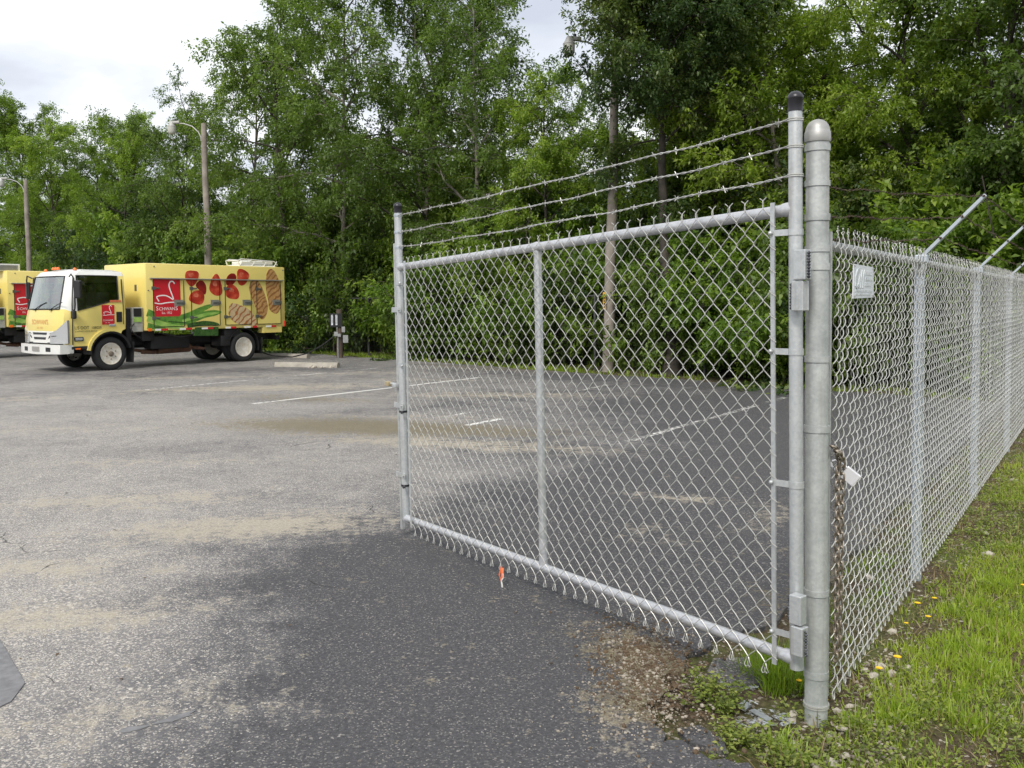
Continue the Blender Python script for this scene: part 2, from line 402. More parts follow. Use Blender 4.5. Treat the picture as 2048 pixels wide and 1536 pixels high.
LOT_EDGE = []
def build_lot():
    asphalt_mat(); rn = random.Random(5)
    pts = []
    def run(a, b, n, j):
        for i in range(n):
            t = i / n; pts.append((a[0] + (b[0] - a[0]) * t + rn.uniform(-j, j), a[1] + (b[1] - a[1]) * t + rn.uniform(-j, j)))
    run((.95, .42), (12.4, .40), 70, .06)
    run((12.4, .40), (12.3 + .21 * 80, 80), 300, .16)
    run((29, 80), (-30, 80), 6, 0); run((-30, 80), (-30, -6), 6, 0); run((-30, -6), (-4, -2.3), 10, .05)
    near = [(-4, -2.3), (-2.6, -1.9), (-1.6, -1.35), (-1.0, -.75), (-.72, -.32), (-.55, .0), (-.50, .10), (-.53, .22), (-.47, .33), (-.50, .42), (-.40, .50), (-.28, .60), (-.12, .58), (.02, .66), (.16, .60), (.30, .66), (.42, .60), (.55, .66), (.70, .56), (.85, .50)]
    for i in range(len(near) - 1): run(near[i], near[i + 1], 3, .018)
    pts.append((.90, .46))
    bnd = [uv(*p) for p in pts]
    LOT_EDGE.extend(bnd)
    # interior points, dense near the camera
    inner = []
    def grid(x0, x1, y0, y1, st):
        for i in range(int((x1 - x0) / st)):
            for j in range(int((y1 - y0) / st)):
                inner.append((x0 + (i + .5) * st + rn.uniform(-.2, .2) * st, y0 + (j + .5) * st + rn.uniform(-.2, .2) * st))
    grid(-4, 3, 2, 9, .16); grid(-9, 8, 9, 20, .36); grid(-9, -4, 2, 9, .36); grid(-34, 8, 20, 44, 1.1); grid(-30, -9, 0, 20, 1.2); grid(3, 8, 5, 9, .36)
    B = np.array([tuple(p) for p in bnd]); Pn = np.array(inner)
    inside = np.zeros(len(Pn), bool); j = len(B) - 1
    for i in range(len(B)):
        xi, yi = B[i]; xj, yj = B[j]
        cnd = ((yi > Pn[:, 1]) != (yj > Pn[:, 1])) & (Pn[:, 0] < (xj - xi) * (Pn[:, 1] - yi) / (yj - yi + 1e-12) + xi)
        inside ^= cnd; j = i
    inner = [Vector(p) for p in Pn[inside]]
    nb = len(bnd)
    cv, ce, cf, *_ = delaunay_2d_cdt(list(bnd) + inner, [], [list(range(nb))], 1, 1e-5)
    X = np.array([p[0] for p in cv]); Y = np.array([p[1] for p in cv])
    vs = [(p[0], p[1], 0.0) for p in cv]; fs = [tuple(f) for f in cf]
    # skirt down the broken edge
    ec = {}
    for f in fs:
        for a, b_ in zip(f, f[1:] + f[:1]): ec[(a, b_)] = 1
    bl = [(a, b_) for (a, b_) in ec if (b_, a) not in ec]
    low = {}
    for a, b_ in bl:
        for q in (a, b_):
            if q not in low: low[q] = len(vs); vs.append((vs[q][0], vs[q][1], -.06))
        fs.append((b_, a, low[a], low[b_]))
    me = bpy.data.meshes.new('parking_lot'); me.from_pydata(vs, [], fs)
    XX = np.array([v[0] for v in vs]); YY = np.array([v[1] for v in vs])
    u = (XX - P0.x) * DU.x + (YY - P0.y) * DU.y; v = (XX - P0.x) * DV.x + (YY - P0.y) * DV.y
    wear = np.full(len(vs), .52)
    for a in [(-1.9, 3.4, 1.6, 1.0, 20, .30), (-2.6, 4.9, 1.6, 1.2, 0, .30), (-4.5, 7.5, 4, 3, 20, .30), (-6, 13, 5, 3, 10, .26), (-.1, 4.5, 2.3, 1.6, 10, -.36), (.2, 3.4, .9, .8, 0, -.20),
              (-1.2, 5.3, 1.1, .35, 25, -.24), (-2.0, 6.0, .7, .3, -10, -.16), (.6, 5.8, 1.6, 2.4, -30, -.46), (2.6, 9.0, 2.6, 4.2, -30, -.42), (4.0, 14.5, 3.8, 3.0, 0, -.42), (.9, 3.3, .9, .7, 0, -.30), (-.4, 2.9, 1.2, .8, 0, -.15), (-1, 8.3, 1.3, .8, 10, .12), (-9, 18, 4, 1.2, 10, .15), (-3.4, 10.2, 1.4, .4, 15, -.18), (-8, 20.8, 6, 1.0, 15, -.22), (-1.1, 13.8, 1.8, .8, 20, -.12), (1.5, 19.3, 3, 1.2, -35, -.3)]:
        wear += a[5] * blob(XX, YY, *a[:5])
    dirt = np.zeros(len(vs))
    for a in [(-1.9, 6.5, 1.1, .40, 12, .80), (-2.9, 5.5, .9, .28, -5, .50), (-.75, 10.3, 2.0, .42, -20, .78), (-.3, 15.6, 2.3, .55, -6, .62), (-5.9, 16.9, 2.0, .5, 8, .46), (-4.0, 17.3, 2.0, .9, 5, .48), (1.35, 7.35, .55, .16, -20, .55), (1.0, 6.2, .25, .5, 30, .30),
              (.52, 4.15, .14, .55, 18, .48), (.40, 3.4, .16, .30, 30, .40), (-2.5, 4.6, .9, .26, 10, .62), (-7, 19.6, 2.6, .4, 8, .55), (-3.5, 20.6, 2.2, .4, 8, .5), (-9.5, 15.2, 2.5, .7, 10, .55), (-4, 9.1, 2.0, .3, 10, .42), (-3.2, 7.4, 1.3, .35, 8, .55), (-1.6, 3.5, .8, .25, 20, .35), (-6.5, 11.6, 2.2, .5, 6, .40), (-1.5, 12.7, 1.8, .35, -12, .46), (1.9, 6.6, .25, .7, -30, .35), (-2, 18.8, 2.6, .4, -12, .42)]:
        dirt += a[5] * blob(XX, YY, *a[:5])
    moss = np.zeros(len(vs))
    for a in [(-2.2, 11.8, 2.0, .8, -14, .95), (-.2, 11.2, 1.3, .45, -14, .45), (-3.3, 15.0, 1.6, .5, -18, .55), (-.5, 21.8, 3, .5, -40, .6), (-4.4, 15.9, 1.4, .35, 10, .3), (1.75, 5.0, .3, .9, -34, .5), (.60, 4.0, .20, .50, 20, .85), (.48, 3.55, .18, .25, 0, .6), (2.8, 6.5, .3, 1.2, -34, .45)]:
        moss += a[5] * blob(XX, YY, *a[:5])
    for nm, ar in (('wear', wear), ('dirt', dirt), ('moss', moss)):
        at = me.attributes.new(nm, 'FLOAT', 'POINT'); at.data.foreach_set('value', ar.astype(np.float32))
    me.materials.append(M['asphalt'])
    lot = link('parking_lot', me); tag(lot, kind='structure')
    # loose broken pieces by the post
    for k, poly in enumerate([[(.34, .30), (.42, .44), (.34, .55), (.18, .52), (.12, .38), (.2, .27)], [(-.36, .24), (-.30, .36), (-.38, .42), (-.45, .34), (-.44, .2)]]):
        q = [uv(*p) for p in poly]; mb = MB(); mb.prism([tuple(p) for p in q], lambda a, b_, t: (a, b_, t), -.05, -.004 - .004 * k)
        o = mb.build('asphalt_piece', 'asphalt', lot)
        at = o.data.attributes.new('wear', 'FLOAT', 'POINT'); at.data.foreach_set('value', [.3] * len(o.data.vertices))
    return lot

def build_lines():
    m, nt, b = mat('line_paint'); L = nt.links
    b.inputs['Base Color'].default_value = (.72, .71, .67, 1); b.inputs['Roughness'].default_value = .7
    tc = N(nt, 'ShaderNodeTexCoord'); n = N(nt, 'ShaderNodeTexNoise', i_Scale=14, i_Detail=6, i_Roughness=.7); L.new(tc.outputs['Object'], n.inputs['Vector'])
    n2 = N(nt, 'ShaderNodeTexNoise', i_Scale=.9, i_Detail=3); L.new(tc.outputs['Object'], n2.inputs['Vector'])
    at = N(nt, 'ShaderNodeAttribute', attribute_name='keep')
    a1 = N(nt, 'ShaderNodeMath', operation='MULTIPLY_ADD', i_1=.5); L.new(n2.outputs['Fac'], a1.inputs[0]); L.new(n.outputs['Fac'], a1.inputs[2])
    a2 = N(nt, 'ShaderNodeMath', operation='SUBTRACT'); L.new(at.outputs['Fac'], a2.inputs[0]); L.new(a1.outputs[0], a2.inputs[1])
    a3 = N(nt, 'ShaderNodeMath', operation='MULTIPLY', i_1=8.0, use_clamp=True); L.new(a2.outputs[0], a3.inputs[0])
    tr = N(nt, 'ShaderNodeBsdfTransparent'); mx = N(nt, 'ShaderNodeMixShader'); L.new(a3.outputs[0], mx.inputs[0]); L.new(tr.outputs[0], mx.inputs[1]); L.new(b.outputs[0], mx.inputs[2])
    L.new(mx.outputs[0], nt.nodes['Material Output'].inputs['Surface'])
    rows = [((-4.18, 14.42), (-.70, 19.15), .96), ((-6.9, 16.86), (-3.3, 22.1), .80), ((1.12, 10.02), (4.53, 14.9), .76), ((-.95, 12.6), (1.84, 17.3), .72), ((-2.45, 9.8), (-1.3, 10.7), .62), ((-10.2, 18.6), (-6.2, 24.6), .66), ((-.6, 11.75), (-.15, 12.4), .9)]
    for a, b_, k in rows:
        a, b_ = Vector(a), Vector(b_); t = (b_ - a).normalized(); nn = Vector((-t.y, t.x)) * .05; n_ = 24; vs = []; fs = []
        for i in range(n_ + 1):
            p = a.lerp(b_, i / n_)
            vs += [(p.x + nn.x, p.y + nn.y, .004), (p.x - nn.x, p.y - nn.y, .004)]
            if i: fs.append((2 * i - 2, 2 * i - 1, 2 * i + 1, 2 * i))
        mb = MB().add(vs, fs); o = mb.build('parking_line', 'line_paint'); tag(o, kind='structure')
        at_ = o.data.attributes.new('keep', 'FLOAT', 'POINT'); at_.data.foreach_set('value', [k] * len(vs))
    # old patch with a concrete rim at the left, tar spots
    m = simple('patch_tar', (.21, .21, .215), .8, c2=(.14, .14, .145), scale=20, bump=.3)
    mb = MB(); P = [(-2.75, 4.24), (-2.50, 4.31), (-2.10, 3.80), (-2.06, 3.62), (-2.12, 3.46), (-2.25, 3.36), (-2.75, 3.3)]
    mb.prism(P, lambda a, b_, t: (a, b_, t), .0005, .006); tag(mb.build('asphalt_patch', 'patch_tar'), kind='structure')
    mb = MB(); P = [(-2.75, 4.05), (-2.55, 4.1), (-2.17, 3.70), (-2.16, 3.58), (-2.26, 3.46), (-2.75, 3.42)]
    mb.prism(P, lambda a, b_, t: (a, b_, t), .006, .010); tag(mb.build('patch_slab', 'concrete'), kind='structure')
    def spot(cx, cy_, rx, ry, ang, seed):
        rn = random.Random(seed); c, s = math.cos(ang), math.sin(ang); P = []
        for i in range(14):
            a = 2 * PI * i / 14; r = rn.uniform(.7, 1.2); x, y = rx * r * math.cos(a), ry * r * math.sin(a); P.append((cx + x * c - y * s, cy_ + x * s + y * c))
        mb = MB(); mb.prism(P, lambda a, b_, t: (a, b_, t), .0005, .004); tag(mb.build('tar_spot', 'patch_tar'), kind='structure')
    spot(-1.33, 3.47, .085, .022, .7, 1); spot(-1.46, 3.38, .05, .022, .4, 2)

# ------------------------------------------------------------------ chain link
PITCH_Z, WSP = .0898, .0438
def chain_wire(npitch, top=True, bot=True, rad=.0026, depth=.0105, sides=5):
    """one zig-zag wire of the fabric, base at z=0, bends at +-WSP/2; ends twisted above, looped below"""
    pts = []; hw = WSP / 2 + .003
    if bot:
        pts += [(hw - .009, .003, -.016), (hw - .008, .004, -.030), (hw + .002, .004, -.038), (hw + .010, .002, -.029), (hw + .006, -.003, -.012)]
    per = 10
    for i in range(npitch * per + 1):
        t = i / per; ph = t % 1.0
        # phase 0 = right bend, .5 = left bend; rounded triangle
        tri = 1 - 4 * abs(ph - .5) if False else (1 - 4 * ph if ph < .5 else -3 + 4 * ph)
        x = hw * max(-1, min(1, tri * 1.06)) * (1 - .06 * (1 - abs(tri)))
        y = depth * math.sin(2 * PI * ph)
        pts.append((x, y, t * PITCH_Z))
    if top:
        z = npitch * PITCH_Z
        pts += [(hw - .003, .003, z + .012), (hw + .001, -.003, z + .024), (hw - .002, .003, z + .030), (hw + .012, .004, z + .041)]
    return pts
def wire_mesh(name, npitch, mirror, wr=.0021, seed=0, **kw):
    pts = chain_wire(npitch, **kw); rj = random.Random(seed); ph = rj.uniform(0, 6)
    pts = [(x + .0016 * math.sin(z * 7 + ph) + rj.uniform(-.0006, .0006), y + .002 * math.sin(z * 4.3 + ph * 2), z + rj.uniform(-.0008, .0008)) for x, y, z in pts]
    if mirror: pts = [(-x, -y, z) for x, y, z in pts]
    return MB().tube(pts, wr, 5).mesh(name, 'wire', 60)

def barbed(mb, a, b_, n, sag=.02, r=.0022, seed=1, wig=.0028):
    a, b_ = Vector(a), Vector(b_); rn = random.Random(seed); t = (b_ - a).normalized(); s1 = t.cross(Vector((0, 0, 1))).normalized(); s2 = s1.cross(t)
    K = n * 6; pa, pb = [], []
    ph = rn.uniform(0, 6)
    for i in range(K + 1):
        f = i / K; c = a.lerp(b_, f) - Vector((0, 0, sag * 4 * f * (1 - f))) + s2 * (wig * math.sin(f * 23 + ph) + wig * .6 * math.sin(f * 51 + 2 * ph)); w = f * n * 2 * PI * 1.5
        o = (s1 * math.cos(w) + s2 * math.sin(w)) * .0032
        pa.append(c + o); pb.append(c - o)
    mb.tube(pa, r, 4); mb.tube(pb, r, 4)
    for i in range(n):
        c = (pa[i * 6 + 3] + pb[i * 6 + 3]) / 2; an = rn.uniform(0, PI)
        for q in (an, an + 1.3):
            d = (s1 * math.cos(q) + s2 * math.sin(q)) + t * rn.uniform(-.6, .6); d.normalize(); d *= .017 if r > .0015 else .011
            mb.tube([c - d, c + d], r * .85, 4)

def build_gate():
    A = Vector((1.092, 3.42)); B = Vector((-.738, 6.16)); d = (B - A); Lg = d.length; ang = math.atan2(d.y, d.x)
    g = thing('swing_gate', 'open galvanised chain link swing gate topped with three barbed wire strands', 'gate', (A.x, A.y, 0), ang)
    zd = lambda s: -.032 * s                      # the free end hangs lower
    lean = lambda s: .012 + .024 * s / Lg
    def G(s, z, y=0): return Vector((s + lean(s) * (z - .24), y, z + zd(s)))
    rs, rt = .0262, .0235
    # stiles
    mb = MB(); mb.tube([G(0, .205), G(0, 2.36)], rs, 20); mb.build('hinge_stile', 'galv', g, 40)
    mb = MB(); c = G(0, 2.34); mb.lathe([(.0285, 0), (.0285, .045), (.031, .048), (.031, .053), (.0295, .058), (.026, .065), (.019, .072), (.010, .076), (0, .077)], 20, c); mb.build('post_cap', 'black_plastic', g, 40)
    mb = MB(); mb.tube([G(Lg, .23), G(Lg, 2.36)], rs, 20); mb.build('end_stile', 'galv', g, 40)
    mb = MB(); c = G(Lg, 2.345); mb.lathe([(.0285, 0), (.0285, .04), (.031, .043), (.031, .048), (.0295, .053), (.026, .06), (.019, .067), (.010, .071), (0, .072)], 20, c); mb.build('post_cap', 'black_plastic', g, 40)
    mb = MB(); mb.tube([G(rs * .7, 1.973), G(Lg - rs * .7, 1.973)], rt, 18); mb.build('top_rail', 'silver_paint', g, 40)
    mb = MB(); mb.tube([G(rs * .7, .242), G(Lg - rs * .7, .242)], rt, 18); mb.build('bottom_rail', 'silver_paint', g, 40)
    sm = 1.672
    mb = MB(); mb.tube([G(sm, .262), G(sm, 1.953)], rt * .95, 18); mb.build('middle_stile', 'galv', g, 40)
    mb = MB(); mb.tube([G(sm, .258), G(sm, .40)], rt * 1.02, 18); mb.build('painted_sleeve', 'silver_paint', g, 40)
    for s_ in (sm, 0, Lg):
        for z in (.242, 1.973):
            mb = MB(); q = G(s_, z); off = 0 if s_ == sm else (.03 if s_ == 0 else -.03)
            mb.lathe([(0.0, -.030), (.026, -.026), (.0285, 0), (.026, .026), (0, .030)], 14, q + Vector((off, 0, 0)), 'x' if s_ != sm else 'x'); mb.build('weld_bead', 'silver_paint', g, 60)
    # fabric: every wire a part, two shared meshes
    yf = rt + .009; npz = 20; zb = .192
    wm = [[wire_mesh('gate_wire', npz, q == 1, seed=k * 2 + q, wr=.0020, depth=.0035) for k in range(4)] for q in (0, 1)]
    nw = 70; s0 = .085
    for i in range(nw):
        s = s0 + WSP * (i + .5)
        p = G(s, zb, yf); o = link('wire', RNG.choice(wm[i % 2]), g, p); o.rotation_euler = (RNG.uniform(-.002, .002), lean(s) + RNG.uniform(-.0008, .0008), 0)
    # tension bars and bands
    def bar(s): mb = MB(); a, b_ = G(s, .20, yf), G(s, 2.00, yf); mb.tube([a, b_], .0105, 4, flat=.4); return mb.build('tension_bar', 'galv', g)
    mb = MB()
    for s in (s0 - .004, s0 + WSP * nw + .004):
        mb = MB(); a, b_ = G(s, .205, yf), G(s, 2.005, yf)
        ax = (b_ - a).normalized(); mb.box((a + b_) / 2, (.020, .006, (b_ - a).length), Matrix.Rotation(math.atan2(ax.x, ax.z), 3, 'Y')); mb.build('tension_bar', 'galv', g)
        hm = MB().tube([(-.014, .0, -.01), (0, .007, 0), (.014, .004, .012), (.010, -.007, .014)], .0024, 5).mesh('tie_hook', 'wire', 60)
        for k in range(20):
            q = a.lerp(b_, (k + .35) / 20.3); link('tie_hook', hm, g, q)
    def band(s, z, sgn, m='galv', h=.024, ln=.075, rr=None):
        r = rr or rs; q = G(s, z); mb = MB()
        mb.lathe([(r + .0005, -h / 2), (r + .0035, -h / 2), (r + .0035, h / 2), (r + .0005, h / 2)], 18, q, closed=True)
        mb.box(q + Vector((sgn * (r * .6 + ln / 2 - .006), yf * .72 + .004, 0)), (ln + .015, .004, h), Matrix.Rotation(sgn * .22, 3, 'Z'))
        o = mb.build('tension_band', m, g, 40)
        b2 = MB(); c_ = q + Vector((sgn * (r * .6 + ln - .006), yf + .008, 0)); b2.lathe([(.009, 0), (.009, .006), (.006, .010), (0, .012)], 10, c_, 'y'); b2.build('bolt', m, o, 40)
    for z in (1.885, 1.43, .92, .335): band(0, z, 1)
    for z in (1.86, 1.30): band(Lg, z, -1)
    band(Lg, .98, -1, 'black_plastic', .014, .05); band(Lg, .47, -1, 'black_plastic', .014, .05)
    # drop rod beside the free stile
    mb = MB(); a, b_ = G(Lg + .058, .155, .0), G(Lg + .052, 2.14, .0); ax = b_ - a
    mb.box((a + b_) / 2, (.024, .024, ax.length), Matrix.Rotation(math.atan2(ax.x, ax.z), 3, 'Y'), bev=.003); rod = mb.build('drop_rod', 'galv_post', g)
    mb = MB(); mb.box(G(Lg + .058, .195, 0), (.0255, .0255, .06), bev=.002); mb.build('rod_tip', 'galv', rod)
    for z in (1.68, 1.02, .54):
        mb = MB(); q = G(Lg + .026, z, .020)
        mb.box(q, (.135, .006, .036), bev=.002); o = mb.build('rod_bracket', 'galv', g)
        b2 = MB(); b2.lathe([(.008, 0), (.008, .008), (0, .010)], 10, q + Vector((-.05, .003, 0)), 'y'); b2.build('bolt', 'galv_post', o, 40)
    mb = MB(); q = G(Lg + .05, 1.165, .02); mb.tube([q, q + Vector((.10, .02, .002)), q + Vector((.14, .02, .0))], [.010, .008, .006], 10); mb.box(q + Vector((0, 0, -.01)), (.05, .05, .03), bev=.004); lt = mb.build('latch', 'galv', g, 40)
    mb = MB(); mb.box(q + Vector((.09, .022, .0)), (.055, .028, .03), bev=.004); mb.build('latch_pin', 'brass', lt)
    # barbed wire
    for k, (za, zb_) in enumerate(((2.31, 2.328), (2.209, 2.212), (2.10, 2.108))):
        mb = MB(); barbed(mb, G(.0, za, .012), G(Lg, zb_, .012), 24, sag=.018, seed=k + 3); o = mb.build('barbed_wire', 'wire', g)
        for s_, z in ((0, za), (Lg, zb_)):
            b2 = MB(); q = G(s_, z)
            for dz in (-.004, .003): b2.lathe([(rs + .0003, dz - .0022), (rs + .0045, dz - .0022), (rs + .0045, dz + .0022), (rs + .0003, dz + .0022)], 16, q, closed=True)
            if s_ > 1: b2.lathe([(rs + .0003, -.011), (rs + .0022, -.011), (rs + .0022, .011), (rs + .0003, .011)], 16, q, closed=True)
            b2.build('wire_wrap', 'wire' if s_ < 1 else 'fence_post', o, 50)
    # hinges: welded boxes between stile and post
    for z, dn in ((1.70, 1), (.40, -1)):
        for k in (0, 1):
            mb = MB(); up = k == (0 if dn > 0 else 1)
            zz = z + (.058 if k == 0 else -.058)
            on_post = (k == 0) if dn > 0 else (k == 1)
            c_ = Vector((-.052 if on_post else -.040, .050 if on_post else .046, zz)); mb.box(c_, (.050, .044, .112), Matrix.Rotation(.12, 3, 'Z'), bev=.004); h = mb.build('hinge_block', 'galv', g)
            w = MB()
            for q in range(9): w.lathe([(0, -.008), (.008, 0), (0, .008)], 6, c_ + Vector((.036 if not on_post else -.034, .006, -.045 + .011 * q)))
            w.build('weld_bead', 'weld', h, 60)
    # ribbon scrap tied to the bottom
    mb = MB(); q = G(2.03, .155, yf); mb.tube([q + Vector((.012, 0, .02)), q + Vector((.02, .01, -.03)), q + Vector((0, .012, -.06)), q + Vector((-.012, .01, -.02)), q + Vector((.0, 0, .015))], .008, 5, flat=.4)
    rb = thing('ribbon', 'torn orange and white ribbon tied to the bottom of the gate', 'ribbon', (0, 0, 0))
    rb.matrix_world = Matrix.Translation((A.x, A.y, 0)) @ Matrix.Rotation(ang, 4, 'Z')
    mb.build('orange_loop', 'orange_tape', rb, 60)
    mb = MB(); mb.tube([q + Vector((0, .012, -.05)), q + Vector((-.016, .014, -.085)), q + Vector((-.006, .016, -.12)), q + Vector((.006, .016, -.135))], [.006, .009, .008, .004], 5, flat=.35); mb.tube([q + Vector((-.004, .012, -.055)), q + Vector((-.024, .012, -.035)), q + Vector((-.022, .012, -.01))], .005, 5, flat=.4); mb.build('white_tail', 'white_tape', rb, 60)

def build_hinge_post():
    p = thing('gate_post', 'thick galvanised round hinge post with dome cap beside the open gate', 'post', (P0.x, P0.y, 0))
    r = .0435; tilt = Matrix.Rotation(-.0055, 3, 'Y')
    def T(z): return tilt @ Vector((0, 0, z))
    mb = MB(); mb.tube([T(-.1), T(2.25)], r, 28); mb.build('post', 'galv_post', p, 40)
    mb = MB(); c = T(2.235); mb.lathe([(r + .004, -.008), (r + .006, 0), (r + .005, .028), (r + .003, .032), (r + .002, .034), (r + .0008, .044), (r - .004, .056), (r - .012, .067), (r - .023, .0745), (r - .034, .078), (0, .0795)], 28, c); mb.build('dome_cap', 'steel_cap', p, 40)
    for i, z in enumerate((2.205, 2.07, 1.942, 1.821, 1.754, 1.40, 1.132, .494, .172)):
        h = .022 if i % 2 else .026; mb = MB(); mb.lathe([(r + .0004, -h / 2), (r + .0042, -h / 2), (r + .0042, h / 2), (r + .0004, h / 2)], 28, T(z), closed=True)
        mb.box(T(z) + Vector((r * .56 + .014, r * .83 + .008, 0)), (.03, .014, h), Matrix.Rotation(HEAD_U, 3, 'Z')); mb.build('post_band', 'galv_post', p, 40)
    mb = MB()
    for z in (.052, .044): mb.lathe([(r + .0004, z - .003), (r + .0055, z - .003), (r + .0055, z + .003), (r + .0004, z + .003)], 28, closed=True)
    mb.build('wire_loop', 'wire', p, 40)

def build_fence():
    f = thing('chain_link_fence', 'long chain link boundary fence with outward barbed wire arms running beside the grass', 'fence', (P0.x, P0.y, 0), HEAD_U)
    rp = .030; zr = 1.84; S = 13.2
    mb = MB(); mb.tube([(.04, 0, zr), (S, 0, zr)], .021, 16); mb.build('top_rail', 'galv', f, 40)
    arms = []
    for s in (2.13, 4.74, 7.5, 10.2, 12.9):
        mb = MB(); mb.tube([(s, 0, -.1), (s, 0, zr - .02)], rp, 18); po = mb.build('post', 'fence_post', f, 40)
        mb = MB(); mb.lathe([(rp + .004, -.03), (rp + .005, .03), (rp - .004, .045)], 16, (s, 0, zr - .04))
        mb.build('rail_cap', 'galv_post', po, 40)
        a = Vector((s, -.01, zr + .03)); b_ = Vector((s, -.335, zr + .365)); dn = (b_ - a)
        mb = MB(); rt_ = Matrix.Rotation(math.atan2(-dn.y, dn.z), 3, 'X')
        mb.box((a + b_) / 2, (.040, .020, dn.length), rt_, bev=.003); mb.box(a + Vector((0, 0, -.01)), (.07, .07, .045), bev=.006); arm = mb.build('barb_arm', 'fence_post', f)
        for t in (.28, .62, .95):
            q = a + dn * t; mb = MB(); mb.box(q + Vector((0, -.010, .010)), (.05, .01, .012), rt_); mb.build('wire_slot', 'rust', arm)
        arms.append([a + dn * t + Vector((0, -.014, .014)) for t in (.28, .62, .95)])
    for k, z0 in enumerate((1.86, 1.95, 2.06)):
        prev = Vector((.03, -.02, z0)); mb = MB()
        for i, am in enumerate(arms): barbed(mb, prev, am[k], 14, sag=.012, r=.0014, seed=20 + k * 7 + i, wig=.004); prev = am[k]
        mb.build('barbed_wire', 'rust', f)
    wm = [[wire_mesh('fence_wire', 20, q == 1, wr=.0020, seed=30 + k * 2 + q, depth=.0095) for k in range(4)] for q in (0, 1)]
    for i in range(296):
        s = .06 + WSP * (i + .5); o = link('wire', RNG.choice(wm[i % 2]), f, (s, -rp - .008, .075 + RNG.uniform(-.004, .004)))
        o.rotation_euler = (RNG.uniform(-.002, .002), RNG.uniform(-.003, .003), 0)
    mb = MB(); mb.box((.052, -rp + .004, .98), (.006, .014, 1.82)); mb.build('tension_bar', 'galv', f)
    # fabric sign
    sg = thing('sign', 'small faded white metal sign wired to the fence next to the gate post', 'sign', (P0.x, P0.y, 0), HEAD_U)
    mb = MB(); mb.prism([(.268, 1.632), (.64, 1.636), (.635, 1.757), (.62, 1.768), (.285, 1.772), (.275, 1.765)], lambda a, b_, t: (a, t, b_), -.062, -.058); mb.build('plate', 'white_sign', sg)
    # faded, unreadable print: slanted script strokes and blurred lines
    fn = lambda a, b_, t: (a, t, b_)
    mb = MB()
    for x, h in ((.31, .07), (.355, .055), (.39, .075), (.43, .075)):
        mb.ribbon([(x, 1.675), (x + .012, 1.675 + h * .5), (x + .03, 1.675 + h)], [.010, .018, .012], fn, -.0648, -.0622)
    mb.ribbon([(.37, 1.752), (.33, 1.745), (.305, 1.72), (.302, 1.685), (.325, 1.676), (.35, 1.69)], .012, fn, -.0652, -.0623); mb.build('faded_script', 'sign_print', sg)
    rn = random.Random(9); mb = MB()
    for z, h, x0, x1 in ((1.732, .016, .48, .60), (1.708, .014, .48, .59), (1.684, .014, .47, .58), (1.66, .008, .30, .60), (1.647, .006, .30, .58)):
        x = x0
        while x < x1: w = rn.uniform(.010, .022); mb.prism([(x, z), (x + w, z), (x + w, z + h), (x, z + h)], fn, -.0642, -.0622); x += w + .006
    mb.build('faded_lines', 'sign_print', sg)
    for x, z in ((.285, 1.765), (.62, 1.762), (.285, 1.642), (.62, 1.645)):
        mb = MB(); mb.tube([(x - .016, -.05, z + .008), (x, -.068, z), (x + .014, -.05, z - .012)], .0018, 5); mb.build('wire_tie', 'wire', sg)

def build_chain():
    ch = thing('steel_chain', 'brownish steel chain hanging doubled beside the gate post', 'chain', (P0.x, P0.y, 0), HEAD_U)
    L_, W_, r = .036, .0125, .0042; pts = []
    for i in range(16):
        a = 2 * PI * i / 16; pts.append((W_ * math.cos(a) * .8, 0, (L_ / 2 - .008) * (1 if math.sin(a) > 0 else -1) * (1 if abs(math.sin(a)) > .3 else abs(math.sin(a)) / .3) + .008 * math.sin(a)))
    mb = MB(); n = 6; P_ = [Vector(p) for p in pts]; vs = []; fs = []
    for i, p in enumerate(P_):
        t = (P_[(i + 1) % 16] - P_[i - 1]).normalized(); y = Vector((0, 1, 0)); s_ = t.cross(y)
        for j in range(n): a = 2 * PI * j / n; vs.append(p + (y * math.cos(a) + s_ * math.sin(a)) * r)
    for i in range(16):
        for j in range(n): a, b_ = i * n + j, i * n + (j + 1) % n; c = ((i + 1) % 16) * n; fs.append((a, b_, c + (j + 1) % n, c + j))
    me = mb.add(vs, fs).mesh('chain_link', 'chain_metal', 60)
    rn = random.Random(4); step = L_ - 2 * r + .002
    def strand(path, ph):
        path = [Vector(p) for p in path]; d = 0; k = 0
        segs = [(path[i + 1] - path[i]).length for i in range(len(path) - 1)]; tot = sum(segs)
        while d < tot:
            q = d; i = 0
            while q > segs[i] and i < len(segs) - 1: q -= segs[i]; i += 1
            t = (path[i + 1] - path[i]).normalized(); p = path[i] + t * q
            rot = t.to_track_quat('Z', 'Y').to_matrix() @ Matrix.Rotation((PI / 2 if k % 2 else 0) + ph + rn.uniform(-.25, .25), 3, 'Z')
            o = link('chain_link', me, ch, p); o.rotation_euler = rot.to_euler(); d += step; k += 1
    y = -.052
    strand([(.02, y, 1.06), (.09, y - .006, 1.03), (.085, y, .96), (.09, y, .60), (.08, y, .20)], .4)
    strand([(.03, y - .012, 1.04), (.13, y - .008, .99), (.135, y - .004, .92), (.14, y, .55), (.13, y, .24)], .9)
    q = uv(.15, -.085); lk = thing('padlock', 'silver padlock with long shackle hanging from the chain by the gate post', 'padlock', (q.x, q.y, 0), math.radians(-22))
    R_ = Matrix.Rotation(math.radians(38), 3, 'Y'); c = Vector((0, 0, .93)); mb = MB(); mb.box(c, (.062, .026, .054), R_, bev=.003); mb.build('lock_body', 'lock_metal', lk)
    pts = [(-.030, 0, -.018), (-.062, 0, -.018), (-.078, .004, -.015), (-.088, .006, 0), (-.078, .004, .015), (-.062, 0, .018), (-.030, 0, .018)]
    mb = MB(); mb.tube([c + R_ @ Vector(p) for p in pts], .0046, 8); mb.build('shackle', 'lock_metal', lk, 50)
